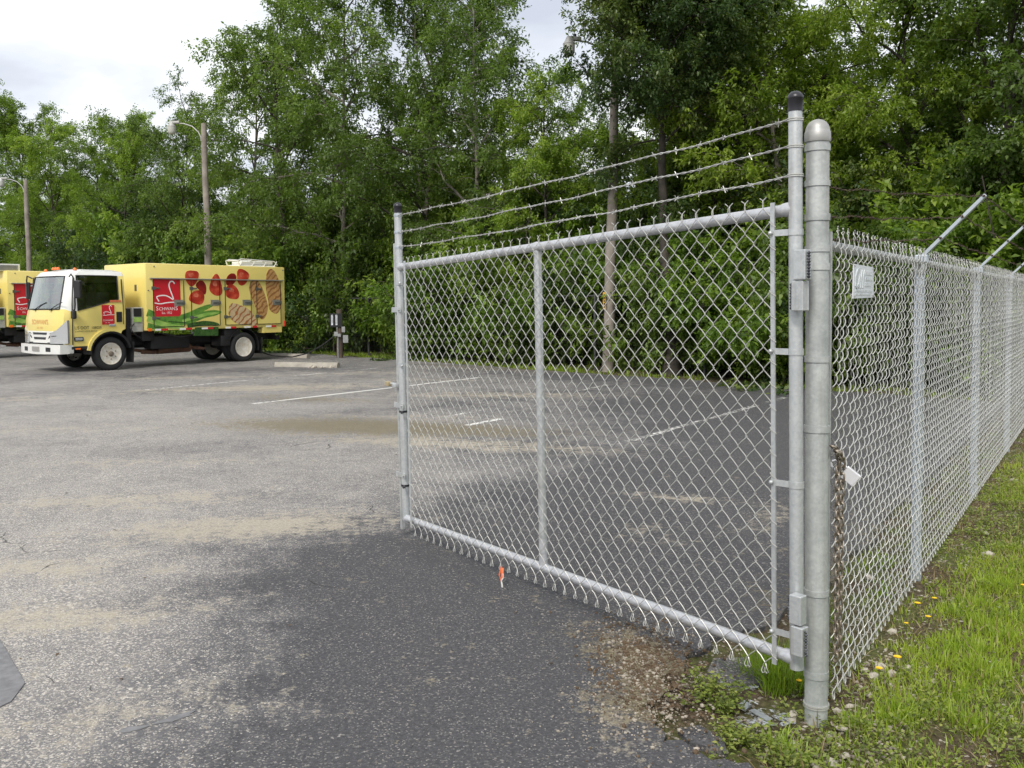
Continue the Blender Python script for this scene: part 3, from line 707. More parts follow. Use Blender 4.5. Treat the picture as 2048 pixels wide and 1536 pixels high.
# ------------------------------------------------------------------ vegetation
def leaves_mesh(name, P, Dv, Nv, ln, wd, tint, matname):
    """P base points, Dv directions, Nv normals (n,3); one folded quad per leaf"""
    n = len(P)
    Dv = Dv / (np.linalg.norm(Dv, axis=1, keepdims=True) + 1e-9)
    S = np.cross(Dv, Nv); S /= (np.linalg.norm(S, axis=1, keepdims=True) + 1e-9)
    Nn = np.cross(S, Dv)
    ln = ln[:, None]; wd = wd[:, None]
    V = np.empty((n, 4, 3), np.float32)
    V[:, 0] = P; V[:, 1] = P + Dv * ln * .45 + S * wd * .5 + Nn * wd * .16
    V[:, 2] = P + Dv * ln - Nn * ln * .12; V[:, 3] = P + Dv * ln * .45 - S * wd * .5 + Nn * wd * .16
    me = bpy.data.meshes.new(name)
    me.vertices.add(4 * n); me.vertices.foreach_set('co', V.reshape(-1))
    me.loops.add(4 * n); me.loops.foreach_set('vertex_index', np.arange(4 * n, dtype=np.int32))
    me.polygons.add(n); me.polygons.foreach_set('loop_start', np.arange(0, 4 * n, 4, dtype=np.int32)); me.polygons.foreach_set('loop_total', np.full(n, 4, np.int32))
    me.update(calc_edges=True)
    at = me.attributes.new('tint', 'FLOAT', 'POINT'); at.data.foreach_set('value', np.repeat(tint, 4).astype(np.float32))
    me.materials.append(M[matname]); return me

def unit(v): return v / (np.linalg.norm(v) + 1e-9)

def tree_variant(seed, h, base, cr, shape, nlimb, leafmat, barkmat, leaf=(.105, .046), lpt=30, trunk_r=.10, up=.55, droop=.25, dens=1.0, lean=.6):
    """returns (trunk mesh, crown mesh) for a tree of height h: trunk > limbs > branches > twigs with leaves"""
    r = np.random.default_rng(seed); mb = MB()
    K = 14; tp = []; off = np.zeros(2); dv = r.normal(0, .05, 2)
    for i in range(K + 1):
        t = i / K; dv = dv * .8 + r.normal(0, .035, 2) * lean; off = off + dv * h / K * 1.6 if i else off
        tp.append(np.array([off[0], off[1], t * h * .97]))
    tr = [trunk_r * (1 - .93 * (i / K) ** .85) + .006 for i in range(K + 1)]
    tr[0] *= 1.35
    mb.tube(tp, tr, 9)
    tips = []
    def at(t): q = t * K; i = min(int(q), K - 1); return tp[i] + (tp[i + 1] - tp[i]) * (q - i)
    def branch(p, d, L, r0, n, dr, sides):
        pts = [p]; d = unit(d)
        for i in range(n):
            d = unit(d + r.normal(0, .16, 3) + np.array([0, 0, dr]) / n); pts.append(pts[-1] + d * L / n)
        mb.tube(pts, [max(.003, r0 * (1 - .85 * i / n)) for i in range(n + 1)], sides, caps=False)
        return pts
    ga = r.uniform(0, 6.28)
    for k in range(nlimb):
        t = base / h + (1 - base / h) * ((k + r.uniform(.1, .9)) / nlimb) ** .92; t = min(t, .985)
        ga += 2.4 + r.normal(0, .35); prof = shape((t - base / h) / (1 - base / h))
        L = cr * prof * r.uniform(.65, 1.15) + .25
        el = up + .55 * (t - base / h) + r.normal(0, .15)
        d = np.array([math.cos(ga) * math.cos(el), math.sin(ga) * math.cos(el), math.sin(el)])
        lp = branch(at(t), d, L, .010 + .0135 * L * (1 - .3 * t), 6, -droop, 5)
        nsub = max(3, int(3 + L * 2.9)); lt_ = r.random()
        for j in range(nsub):
            f = .22 + .78 * (j + r.uniform(.2, .9)) / nsub; q = f * 6; i = min(int(q), 5); p = lp[i] + (lp[i + 1] - lp[i]) * (q - i); ax = unit(lp[min(i + 1, 6)] - lp[i])
            sd = unit(np.cross(ax, [0, 0, 1]) * (1 if j % 2 else -1) * r.uniform(.6, 1.2) + ax * .8 + r.normal(0, .3, 3))
            sl = (.35 + .28 * L * (1 - .5 * f)) * r.uniform(.7, 1.3)
            sp = branch(p, sd, sl, .012, 4, -droop * .9, 4)
            ntw = max(3, int(3 + sl * 4.4)); st_ = r.random()
            for w in range(ntw):
                g = .15 + .85 * (w + r.random()) / ntw; qq = g * 4; ii = min(int(qq), 3); pp = sp[ii] + (sp[ii + 1] - sp[ii]) * (qq - ii); aa = unit(sp[min(ii + 1, 4)] - sp[ii])
                td = unit(aa * .7 + r.normal(0, .55, 3) + np.array([0, 0, -.05])); tl = r.uniform(.25, .55)
                tips.append((pp, td, tl, .45 * lt_ + .38 * st_ + .17 * r.random()))
        tips.append((lp[-1], unit(lp[-1] - lp[-2]), .5, r.random()))
    tips.append((tp[-1], np.array([0, 0, 1.]), .5, .6))
    tm = mb.mesh('tree_trunk', barkmat, 60)
    # twigs + leaves, vectorised
    nt = len(tips); tpn = np.array([q[0] for q in tips]); tdn = np.array([q[1] for q in tips]); tln = np.array([q[2] for q in tips]); tt = np.array([q[3] for q in tips])
    cnt = np.maximum(4, (lpt * dens * r.uniform(.6, 1.3, nt) * tln / .4)).astype(int); idx = np.repeat(np.arange(nt), cnt); n = len(idx)
    s = r.random(n) ** .8; P = tpn[idx] + tdn[idx] * (tln[idx] * s)[:, None] + np.array([0, 0, -1.]) * (s * s * .12)[:, None] + r.normal(0, .055, (n, 3))
    Dv = tdn[idx] * .55 + r.normal(0, .62, (n, 3)) + np.array([0, 0, -.28]); Nv = r.normal(0, .5, (n, 3)) + np.array([0, 0, 1.0])
    sz = r.uniform(.65, 1.25, n); tint = np.clip(.02 + .72 * tt[idx] + .26 * r.random(n), 0, 1)
    cm = leaves_mesh('tree_crown', P, Dv, Nv, leaf[0] * sz, leaf[1] * sz, tint, leafmat)
    return tm, cm

def shrub_variant(seed, h, rad, leafmat, leaf=(.11, .055), nst=16, lpt=26):
    r = np.random.default_rng(seed); mb = MB(); P, D_, T = [], [], []; 
    tips = []
    for k in range(nst):
        a = r.uniform(0, 6.28); tlt = abs(r.normal(0, .42)); d = np.array([math.cos(a) * math.sin(tlt), math.sin(a) * math.sin(tlt), math.cos(tlt)])
        p = np.array([r.normal(0, .22 * rad), r.normal(0, .22 * rad), 0]); L = h * r.uniform(.55, 1.05); pts = [p]
        for i in range(6): d = unit(d + r.normal(0, .12, 3) + np.array([math.cos(a), math.sin(a), -.35]) * .10 * (rad / h) * (i / 3)); pts.append(pts[-1] + d * L / 6)
        mb.tube(pts, [.018 * (1 - .8 * i / 6) * (h / 3) ** .5 + .003 for i in range(7)], 5, caps=False)
        for j in range(int(7 + 5 * L)):
            f = .12 + .88 * r.random(); q = f * 6; i = min(int(q), 5); pp = pts[i] + (pts[i + 1] - pts[i]) * (q - i); aa = r.uniform(0, 6.28)
            td = unit(np.array([math.cos(aa), math.sin(aa), r.uniform(-.25, .5)])); bl = r.uniform(.3, .65) * rad * .75; e_ = pp + td * bl; mb.tube([pp, pp + td * bl * .5, e_], [.006, .004, .003], 3, caps=False)
            for w in range(4): tips.append((pp + td * bl * (.3 + .7 * r.random()), unit(td + r.normal(0, .6, 3)), r.uniform(.2, .42), r.random()))
    nt = len(tips); tpn = np.array([q[0] for q in tips]); tdn = np.array([q[1] for q in tips]); tln = np.array([q[2] for q in tips]); tt = np.array([q[3] for q in tips])
    cnt = np.maximum(4, lpt * r.uniform(.5, 1.2, nt)).astype(int); idx = np.repeat(np.arange(nt), cnt); n = len(idx); s = r.random(n)
    P = tpn[idx] + tdn[idx] * (tln[idx] * s)[:, None] + r.normal(0, .05, (n, 3)); P[:, 2] = np.maximum(P[:, 2], .03)
    Dv = tdn[idx] * .5 + r.normal(0, .6, (n, 3)) + np.array([0, 0, -.25]); Nv = r.normal(0, .5, (n, 3)) + np.array([0, 0, 1.0]); sz = r.uniform(.6, 1.25, n)
    tint = np.clip(.05 + .62 * tt[idx] + .32 * r.random(n), 0, 1)
    return mb.mesh('shrub_stems', 'bark', 60), leaves_mesh('shrub_foliage', P, Dv, Nv, leaf[0] * sz, leaf[1] * sz, tint, leafmat)

def build_trees():
    rn = random.Random(21)
    elm = lambda q: (.75 + .5 * math.sin(min(1, q * 1.25) * PI * .85)) * (1 - .55 * q)
    cone = lambda q: .35 + .75 * (1 - q) ** .8
    dome = lambda q: .55 + .6 * math.sin(PI * (.12 + .75 * q))
    VT = {
        'elm': [tree_variant(11, 10, 1.6, 2.5, elm, 30, 'leaf_mid', 'bark', lpt=28, droop=.35), tree_variant(12, 10, 2.2, 2.3, elm, 28, 'leaf_mid', 'bark_light', lpt=25, droop=.45, trunk_r=.085), tree_variant(13, 10, 1.4, 2.7, dome, 30, 'leaf_mid', 'bark', lpt=27, lean=1.0)],
        'bright': [tree_variant(14, 10, 1.0, 2.6, elm, 32, 'leaf_bright', 'bark', lpt=36, droop=.5), tree_variant(15, 10, 1.2, 2.4, dome, 30, 'leaf_bright', 'bark', lpt=36, lean=.9)],
        'dark': [tree_variant(16, 10, 1.5, 1.9, cone, 36, 'leaf_dark', 'bark', leaf=(.10, .045), lpt=36, up=.75, droop=.1, trunk_r=.17), tree_variant(26, 10, 5.4, 2.2, dome, 44, 'leaf_dark', 'bark', leaf=(.095, .043), lpt=46, up=.6, droop=.2, trunk_r=.17)],
        'lime': [tree_variant(17, 10, 1.8, 2.7, dome, 28, 'leaf_lime', 'bark', leaf=(.12, .045), lpt=24, droop=.4, lean=1.1), tree_variant(18, 10, 1.5, 2.4, elm, 28, 'leaf_lime', 'bark_light', leaf=(.12, .05), lpt=24, droop=.3, lean=1.2)],
        'dusk': [tree_variant(19, 10, 1.4, 2.8, dome, 30, 'leaf_mid', 'bark', leaf=(.12, .055), lpt=22, lean=1.3, trunk_r=.17)],
    }
    cnt = {}
    def put(kind, var, u, v, h, label, group=None, wid=1.0, name=None):
        tm, cm = VT[kind][var % len(VT[kind])]; p = uv(u, v)
        t = thing(name or {'elm': 'elm_tree', 'bright': 'hackberry_tree', 'dark': 'oak_tree', 'lime': 'pecan_tree', 'dusk': 'ash_tree'}[kind], label, 'tree', (p.x, p.y, -.04), rn.uniform(0, 6.28), group)
        sc = h / 10; t.scale = (sc * wid, sc * wid, sc); link('trunk', tm, t); link('crown', cm, t)
    # front row, left to right as the photograph shows them
    front = [
        ('bright', 0, 25.5, 62.0, 13.4, 'bright green tree at the left end of the tree line, beyond the last lamp pole'),
        ('bright', 1, 25.0, 54.5, 12.6, 'bright green tree just left of the farthest lamp pole'),
        ('bright', 0, 24.0, 47.5, 11.2, 'yellowish green tree right of the farthest lamp pole, above the truck cab'),
        ('elm', 0, 23.0, 41.5, 10.8, 'green tree with twigs poking into the grey sky above the truck cab'),
        ('bright', 1, 21.5, 36.5, 9.2, 'drooping light green tree above the front of the truck box'),
        ('elm', 2, 21.5, 32.2, 9.0, 'green tree behind the lamp pole that rises from the yellow truck'),
        ('elm', 1, 20.0, 27.2, 11.8, 'tall airy tree right of the lamp pole behind the truck'),
        ('elm', 0, 19.0, 23.6, 12.6, 'tallest airy tree above the rear of the yellow truck'),
        ('elm', 1, 18.3, 20.2, 12.4, 'tall tree with a thin pale trunk left of the gate end post'),
        ('elm', 2, 18.0, 17.2, 11.6, 'tall green tree straight above the free end of the gate'),
        ('elm', 1, 17.6, 14.4, 10.4, 'green tree above the left half of the gate'),
        ('bright', 0, 17.4, 11.9, 7.6, 'lower light green tree below the sky gap left of the tall lamp pole'),
        ('dark', 1, 14.9, 7.15, 9.6, 'dense dark evergreen oak hiding the top of the tall lamp pole'),
        ('dark', 0, 16.9, 7.0, 10.4, 'dense dark oak just right of the tall lamp pole'),
        ('lime', 0, 16.4, 5.7, 9.6, 'yellow green feathery tree left of the gate hinge post top'),
        ('lime', 1, 16.2, 4.6, 9.6, 'yellow green tree with a bare trunk above the gate hinge post'),
        ('lime', 0, 17.8, 3.0, 8.4, 'light green leaning tree right of the hinge post cap'),
        ('dusk', 0, 16.2, 1.3, 9.6, 'tangled green tree behind the fence barb arms'),
        ('dusk', 0, 16.8, -.2, 11.0, 'tall dark trunked tree at the right edge of the picture'),
        ('elm', 2, 15.8, -1.9, 9.6, 'green tree just past the right edge, its limbs over the fence'),
    ]
    for k, var, u, v, h, lb in front: put(k, var, u, v, h, lb, 'trees along the back of the lot')
    def zone(v): return 'beyond the trucks at the far left' if v > 33 else 'behind the yellow truck' if v > 21 else 'between the truck and the gate' if v > 15.5 else 'behind the left half of the gate' if v > 9.5 else 'behind the right half of the gate' if v > 4.8 else 'behind the boundary fence at the right'
    i = 0
    for v, u, h in [(66, 32, 10.5), (58, 31, 10), (50.5, 29.5, 9), (44, 28.5, 7.2), (38.5, 27, 6.6), (34.5, 26, 6.8), (30.3, 25, 7.4), (25.5, 24, 7.6), (21.8, 23, 7.4), (18.6, 22, 7.6), (15.8, 21.5, 7.8), (13.2, 21, 6.6), (10.6, 21.5, 7.2), (8.5, 21.5, 8.0), (6.2, 20.5, 8.2), (4.2, 21, 7.2), (2.2, 20.5, 8.0), (.0, 20.5, 8), (-2.2, 19.5, 9)]:
        k = ('bright', 'elm', 'elm', 'dusk')[i % 4]; put(k, i, u, v, h, 'half hidden tree in the second row ' + zone(v), 'second row trees ' + zone(v), 1.2); i += 1
    for v, u, h in [(62, 37, 9), (52, 35, 8), (43, 33, 6), (36, 31, 5.6), (29, 29, 6.4), (23, 27.5, 6.4), (17, 26, 5.6), (11.5, 26, 5), (6, 25.5, 5.6), (1, 25, 6), (-4, 24, 7)]:
        put(('elm', 'bright', 'dark')[i % 3], i, u, v, h, 'tree deep in the wood ' + zone(v), 'trees deep in the wood ' + zone(v), 1.7); i += 1
    for v in np.arange(-2.5, 52, 2.3):
        v = float(v) + rn.uniform(-.5, .5); u = 15.9 + .21 * max(0, v) + rn.uniform(-.3, .9)
        put(('bright', 'elm', 'elm', 'bright', 'dusk')[i % 5], i, u, v, (rn.uniform(3.6, 4.4) if 9.6 < v < 13 else rn.uniform(4.6, 6.4)), 'slender young tree filling the middle storey ' + zone(v), 'middle storey trees ' + zone(v), 1.15, 'young_tree'); i += 1
    # undergrowth along the back fence
    SV = [shrub_variant(31, 3.4, 1.3, 'leaf_shrub'), shrub_variant(32, 3.0, 1.5, 'leaf_bright', nst=14), shrub_variant(33, 2.6, 1.3, 'leaf_mid'), shrub_variant(34, 3.6, 1.2, 'leaf_dark', leaf=(.09, .045), lpt=30)]
    SL = ['leafy green bush in the undergrowth in front of the trees', 'light green bush in the undergrowth in front of the trees', 'mid green bush in the undergrowth in front of the trees', 'dark green bush in the undergrowth in front of the trees']
    v = -3.0; j = 0
    while v < 64:
        for row in (0, 1):
            u = 13.95 + .21 * max(0, v) + row * 1.8 + rn.uniform(-.35, .35); q = (j * 7 + row * 3 + (j // 3)) % 4; tm, cm = SV[q]; p = uv(u, v + rn.uniform(-.4, .4))
            if row == 0 and 17.0 < v < 19.4: p = uv(u + 1.6, v)
            if row == 0 and 7.2 < v < 10.6: p = uv(u + 1.5, v)
            lb = SL[q].split(' bush')[0] + ' bush ' + ('at the front of the undergrowth ' if row == 0 else 'further back in the undergrowth ') + zone(v); t = thing('bush', lb, 'bush', (p.x, p.y, -.04), rn.uniform(0, 6.28), lb.replace(' bush ', ' bushes '))
            s_ = rn.uniform(.75, 1.25) * (1.15 + .18 * row + (.25 if v > 24 else 0)); t.scale = (s_, s_, s_ * rn.uniform(.9, 1.25)); link('stems', tm, t); link('foliage', cm, t); j += 1
        v += 1.45 if v < 24 else 2.3
    return SV

def in_poly(P, B):
    ins = np.zeros(len(P), bool); j = len(B) - 1
    for i in range(len(B)):
        xi, yi = B[i]; xj, yj = B[j]
        c = ((yi > P[:, 1]) != (yj > P[:, 1])) & (P[:, 0] < (xj - xi) * (P[:, 1] - yi) / (yj - yi + 1e-12) + xi); ins ^= c; j = i
    return ins

def blades(r, C, h, spread, nper, width=.006):
    """grass tufts at C (n,2): each nper narrow blades"""
    n = len(C); idx = np.repeat(np.arange(n), nper); m = len(idx)
    a = r.uniform(0, 6.28, m); rad = spread[idx] * np.sqrt(r.random(m)); B = np.zeros((m, 3)); B[:, 0] = C[idx, 0] + rad * np.cos(a); B[:, 1] = C[idx, 1] + rad * np.sin(a); B[:, 2] = -.035
    hh = h[idx] * r.uniform(.5, 1.15, m); tl = np.abs(r.normal(.45, .36, m)); a2 = a + r.normal(0, .7, m)
    D = np.stack([np.cos(a2) * np.sin(tl), np.sin(a2) * np.sin(tl), np.cos(tl)], 1)
    return B, D, hh, np.full(m, width) * r.uniform(.7, 1.4, m), idx

def blade_mesh(name, parts, matname):
    B = np.concatenate([p[0] for p in parts]); D = np.concatenate([p[1] for p in parts]); H = np.concatenate([p[2] for p in parts]); W = np.concatenate([p[3] for p in parts]); T = np.concatenate([p[4] for p in parts])
    n = len(B); S = np.cross(D, [0, 0, 1.0]) + 1e-4; S /= np.linalg.norm(S, axis=1, keepdims=True)
    rr = np.random.default_rng(1); ro = rr.uniform(0, 6.28, n)[:, None]; S2 = np.stack([np.cos(ro[:, 0]), np.sin(ro[:, 0]), np.zeros(n)], 1); S = S * .4 + S2; S /= np.linalg.norm(S, axis=1, keepdims=True)
    V = np.empty((n, 5, 3), np.float32); mid = B + D * (H * .55)[:, None] + np.array([0, 0, 1]) * (H * .06)[:, None]; Dt = D.copy(); Dt[:, 2] -= .35; tip = mid + Dt * (H * .5)[:, None]
    w = W[:, None]; V[:, 0] = B - S * w * .5; V[:, 1] = B + S * w * .5; V[:, 2] = mid + S * w * .42; V[:, 3] = tip; V[:, 4] = mid - S * w * .42
    me = bpy.data.meshes.new(name); me.vertices.add(5 * n); me.vertices.foreach_set('co', V.reshape(-1))
    me.loops.add(7 * n); o = np.arange(n)[:, None] * 5; li = np.concatenate([o + np.array([[0, 1, 2, 4]]), o + np.array([[4, 2, 3]])], 1).astype(np.int32).reshape(-1); me.loops.foreach_set('vertex_index', li)
    st = np.stack([np.arange(n) * 7, np.arange(n) * 7 + 4], 1).astype(np.int32).reshape(-1); tt = np.tile(np.array([4, 3], np.int32), n)
    me.polygons.add(2 * n); me.polygons.foreach_set('loop_start', st); me.polygons.foreach_set('loop_total', tt); me.update(calc_edges=True)
    at = me.attributes.new('tint', 'FLOAT', 'POINT'); at.data.foreach_set('value', np.repeat(T, 5).astype(np.float32)); me.materials.append(M[matname]); return me

def pnoise(x, y, s, seed):
    rr = np.random.default_rng(seed); v = np.zeros_like(x)
    for k in range(7):
        a = rr.uniform(0, 6.28); f = s * rr.uniform(.5, 2.2); v += np.sin((x * math.cos(a) + y * math.sin(a)) * f + rr.uniform(0, 6.28))
    return v / 7 ** .5

def build_grass():
    r = np.random.default_rng(77); lot = np.array([tuple(p) for p in LOT_EDGE])
    def xy(u, v): return np.stack([P0.x + DU.x * u + DV.x * v, P0.y + DU.y * u + DV.y * v], 1)
    G, Dry = [], []
    # verge outside the fence
    n = 34000; u = r.uniform(-2.0, 14, n) ; v = r.uniform(-6.0, -.02, n); keep = r.random(n) < np.clip(1.25 - (u + 2) / 18, .25, 1); u, v = u[keep], v[keep]
    C = xy(u, v); nz = pnoise(C[:, 0], C[:, 1], 2.6, 5); near_f = np.clip((-v - .05) / .22, 0, 1); dens = np.clip(.64 + .60 * nz, 0.03, 1) * (0.15 + .85 * near_f)
    k = r.random(len(C)) < dens; C, nzk = C[k], nz[k]; C = C[~in_poly(C, lot)]
    m = len(C); nz = pnoise(C[:, 0], C[:, 1], 2.6, 5); tnt = np.clip(.66 + .16 * nz + r.normal(0, .14, m), .05, 1)
    p = blades(r, C, r.uniform(.025, .065, m) + .025 * np.clip(nz, 0, 1), np.full(m, .055), 13, .0042); G.append((*p[:4], np.clip(tnt[p[4]] + r.normal(0, .1, len(p[4])), 0, 1)))
    # taller tufts
    def tufts(pts, h, sp, nper, w=.006, t=.5, dst=None):
        C = np.array(pts); q = blades(r, C, np.full(len(C), h), np.full(len(C), sp), nper, w); (G if dst is None else dst).append((*q[:4], np.clip(t + r.normal(0, .16, len(q[4])), 0, 1)))
    tufts([tuple(uv(a, b)) for a, b in ((.28, .26), (.36, .20), (.22, .18), (.30, .33), (.40, .30))], .17, .075, 150, .0036, .42)
    tufts([tuple(uv(a, b)) for a, b in ((.30, .10), (.16, .22), (.45, .12))], .11, .06, 80, .0036, .5)
    tufts([tuple(uv(a, b)) for a, b in ((-.27, .06), (-.33, -.02), (.06, -.14), (.25, -.25))], .10, .04, 60, .005, .62)
    tufts([tuple(uv(r.uniform(-.6, 3.0), r.uniform(-1.9, -.25))) for _ in range(90)], .085, .08, 110, .0042, .72)
    tufts([tuple(uv(r.uniform(3, 9.0), r.uniform(-2.6, -.5))) for _ in range(70)], .10, .12, 70, .006, .62)
    tufts([tuple(uv(r.uniform(1.0, 4.0), r.uniform(-1.8, -1.0))) for _ in range(14)], .24, .08, 70, .007, .40)
    # inside the fence foot
    tufts([tuple(uv(r.uniform(.5, 9), r.uniform(.05, .42))) for _ in range(36)], .07, .05, 26, .005, .55)
    tufts([tuple(uv(a, b)) for a, b in ((1.2, .25), (2.3, .22), (.8, .2), (1.75, .12))], .12, .06, 50, .005, .5)
    # strip along the back of the lot
    n = 5200; v = r.uniform(-3, 50, n); u = 12.3 + .21 * v + r.uniform(.0, 2.0, n); k = r.random(n) < np.clip(.6 + .4 * pnoise(u, v, 1.2, 8), .1, 1) * np.clip(1.4 - (u - 12.3 - .21 * v) / 1.7, .2, 1)
    C = xy(u[k], v[k]); p = blades(r, C, r.uniform(.06, .16, len(C)), np.full(len(C), .12), 7, .016); G.append((*p[:4], np.clip(r.normal(.55, .2, len(p[4])), 0, 1)))
    o = link('grass', blade_mesh('grass', G, 'grass_blade')); tag(o, 'green grass tufts covering the verge and the strip by the trees', 'grass', kind='stuff')
    # dry stems
    n = 7500; u = r.uniform(-1.5, 8, n); v = r.uniform(-3.5, .1, n); C = xy(u, v); C = C[~in_poly(C, lot)]; p = blades(r, C, r.uniform(.03, .12, len(C)), np.full(len(C), .05), 4, .004); D2 = p[1].copy(); D2[:, :2] *= 2.2; D2 /= np.linalg.norm(D2, axis=1, keepdims=True)
    Dry.append((p[0], D2, p[2], p[3], r.random(len(p[4]))))
    o = link('dry_grass', blade_mesh('dry_grass', Dry, 'dry_grass')); tag(o, 'dry straw coloured grass stems among the green verge', 'grass', kind='stuff')
    # low broad leaved weeds
    n = 3200; u = r.uniform(-.9, 7, n); v = r.uniform(-3.2, .2, n); C = xy(u, v); k = (~in_poly(C, lot)) & (r.random(n) < np.clip(.5 + .5 * pnoise(C[:, 0], C[:, 1], 1.9, 12), 0, 1)); C = C[k]
    idx = np.repeat(np.arange(len(C)), 22); m = len(idx); B = np.zeros((m, 3)); a = r.uniform(0, 6.28, m); rad = .06 * np.sqrt(r.random(m)); B[:, 0] = C[idx, 0] + rad * np.cos(a); B[:, 1] = C[idx, 1] + rad * np.sin(a); B[:, 2] = -.02 + r.uniform(0, .04, m)
    D = np.stack([np.cos(a), np.sin(a), r.uniform(.1, .9, m)], 1); Nv = r.normal(0, .3, (m, 3)) + np.array([0, 0, 1.])
    me = leaves_mesh('ground_weeds', B, D, Nv, r.uniform(.012, .026, m), r.uniform(.008, .015, m), np.clip(r.normal(.5, .22, m), 0, 1), 'weed_leaf'); o = link('ground_weeds', me); tag(o, 'small leafy weeds creeping among the verge grass', 'weeds', kind='stuff')
    # sprawling weed plants at the broken asphalt edge
    def weed(u, v, rad, hh, n, label, seed):
        rr = np.random.default_rng(seed); p = uv(u, v); t = thing('weed_plant', label, 'weed', (p.x, p.y, -.03)); mb = MB(); tp = []
        for k in range(n):
            a = rr.uniform(0, 6.28); L = rad * rr.uniform(.4, 1.1); q = [np.array([0, 0, 0.])]
            for i in range(4): q.append(q[-1] + np.array([math.cos(a), math.sin(a), .0]) * L / 4 + np.array([0, 0, hh / 4 * rr.uniform(.3, 1.4)]) + rr.normal(0, .008, 3)); a += rr.normal(0, .35)
            mb.tube(q, .0016, 4, caps=False)
            for i in range(1, 5):
                for _ in range(7): tp.append(q[i] + rr.normal(0, .018, 3))
        mb.build('stems', 'weed_leaf', t); B = np.array(tp); B[:, 2] = np.maximum(B[:, 2], .006); m = len(B); a = rr.uniform(0, 6.28, m); D = np.stack([np.cos(a), np.sin(a), rr.uniform(-.1, .6, m)], 1)
        link('leaves', leaves_mesh('weed_leaves', B, D, rr.normal(0, .35, (m, 3)) + np.array([0, 0, 1.]), rr.uniform(.014, .028, m), rr.uniform(.008, .016, m), np.clip(rr.normal(.55, .2, m), 0, 1), 'weed_leaf'), t)
    weed(-.13, .36, .17, .10, 16, 'yellowish sprawling weed at the broken asphalt edge left of the gate post', 1)
    weed(-.32, .20, .12, .06, 11, 'small yellow green weed nearest the camera by the asphalt slab', 2)
    weed(-.02, .44, .10, .09, 9, 'thin weed behind the sprawling weed near the crumbled asphalt', 3)
    weed(-.42, .02, .10, .05, 8, 'low weed at the bottom edge below the scrap metal', 4)
    # dandelion flowers
    mb = MB(); mb.tube([(0, 0, 0), (.004, .002, .05), (.006, 0, .085)], .0016, 4); st = mb.mesh('flower_stem', 'weed_leaf')
    mb = MB()
    for k in range(16): a = 2 * PI * k / 16; c, s_ = math.cos(a), math.sin(a); mb.add([(0.006 - .003 * s_, .003 * c, .085), (.006 + .003 * s_, -.003 * c, .085), (.006 + .017 * c + .004 * s_, .017 * s_ - .004 * c, .092), (.006 + .020 * c, .020 * s_, .090), (.006 + .017 * c - .004 * s_, .017 * s_ + .004 * c, .092)], [(0, 1, 2, 3, 4)])
    mb.lathe([(.007, .086), (.007, .092), (0, .095)], 8, (.006, 0, 0)); hd = mb.mesh('flower_head', 'petal')
    spots = [((1.44, -.12), 'yellow flower in the grass nearest the fence foot'), ((1.28, -.20), 'yellow flower in the middle of the verge flower cluster'), ((1.18, -.12), 'small yellow flower left of the verge flower cluster'), ((1.62, -.18), 'yellow flower farthest up the verge cluster'), ((.62, -.18), 'large yellow flower alone in the near verge grass'), ((.48, -.13), 'yellow flower beside the white stones in the near verge'),
             ((2.1, -.55), 'yellow flower by a grass tuft past the first fence post'), ((.05, -.02), 'orange yellow flower at the foot of the fence by the gate post'), ((.20, .12), 'yellow flower between the gate stile and hinge post'), ((3.4, -.5), 'far yellow flower along the fence verge')]
    for k, ((a, b_), lb) in enumerate(spots):
        p = uv(a, b_); t = thing('flower', lb, 'flower', (p.x, p.y, -.03), k * 1.1, 'yellow wildflowers'); s_ = (1.0, .9, .7, .85, 1.1, .95, .9, .9, .8, .9)[k]; t.scale = (s_ * .8, s_ * .8, s_); link('stem', st, t); link('bloom', hd, t)

def rock_mesh(name, seed, m='stone', sub=1):
    bm = bmesh.new(); bmesh.ops.create_icosphere(bm, subdivisions=sub, radius=1); rr = random.Random(seed); ax = [rr.uniform(.7, 1.2), rr.uniform(.6, 1.0), rr.uniform(.45, .7)]
    for v in bm.verts: k = rr.uniform(.82, 1.15); v.co = Vector((v.co.x * ax[0] * k, v.co.y * ax[1] * k, v.co.z * ax[2] * k))
    me = bpy.data.meshes.new(name); bm.to_mesh(me); bm.free(); me.materials.append(M[m]); return me

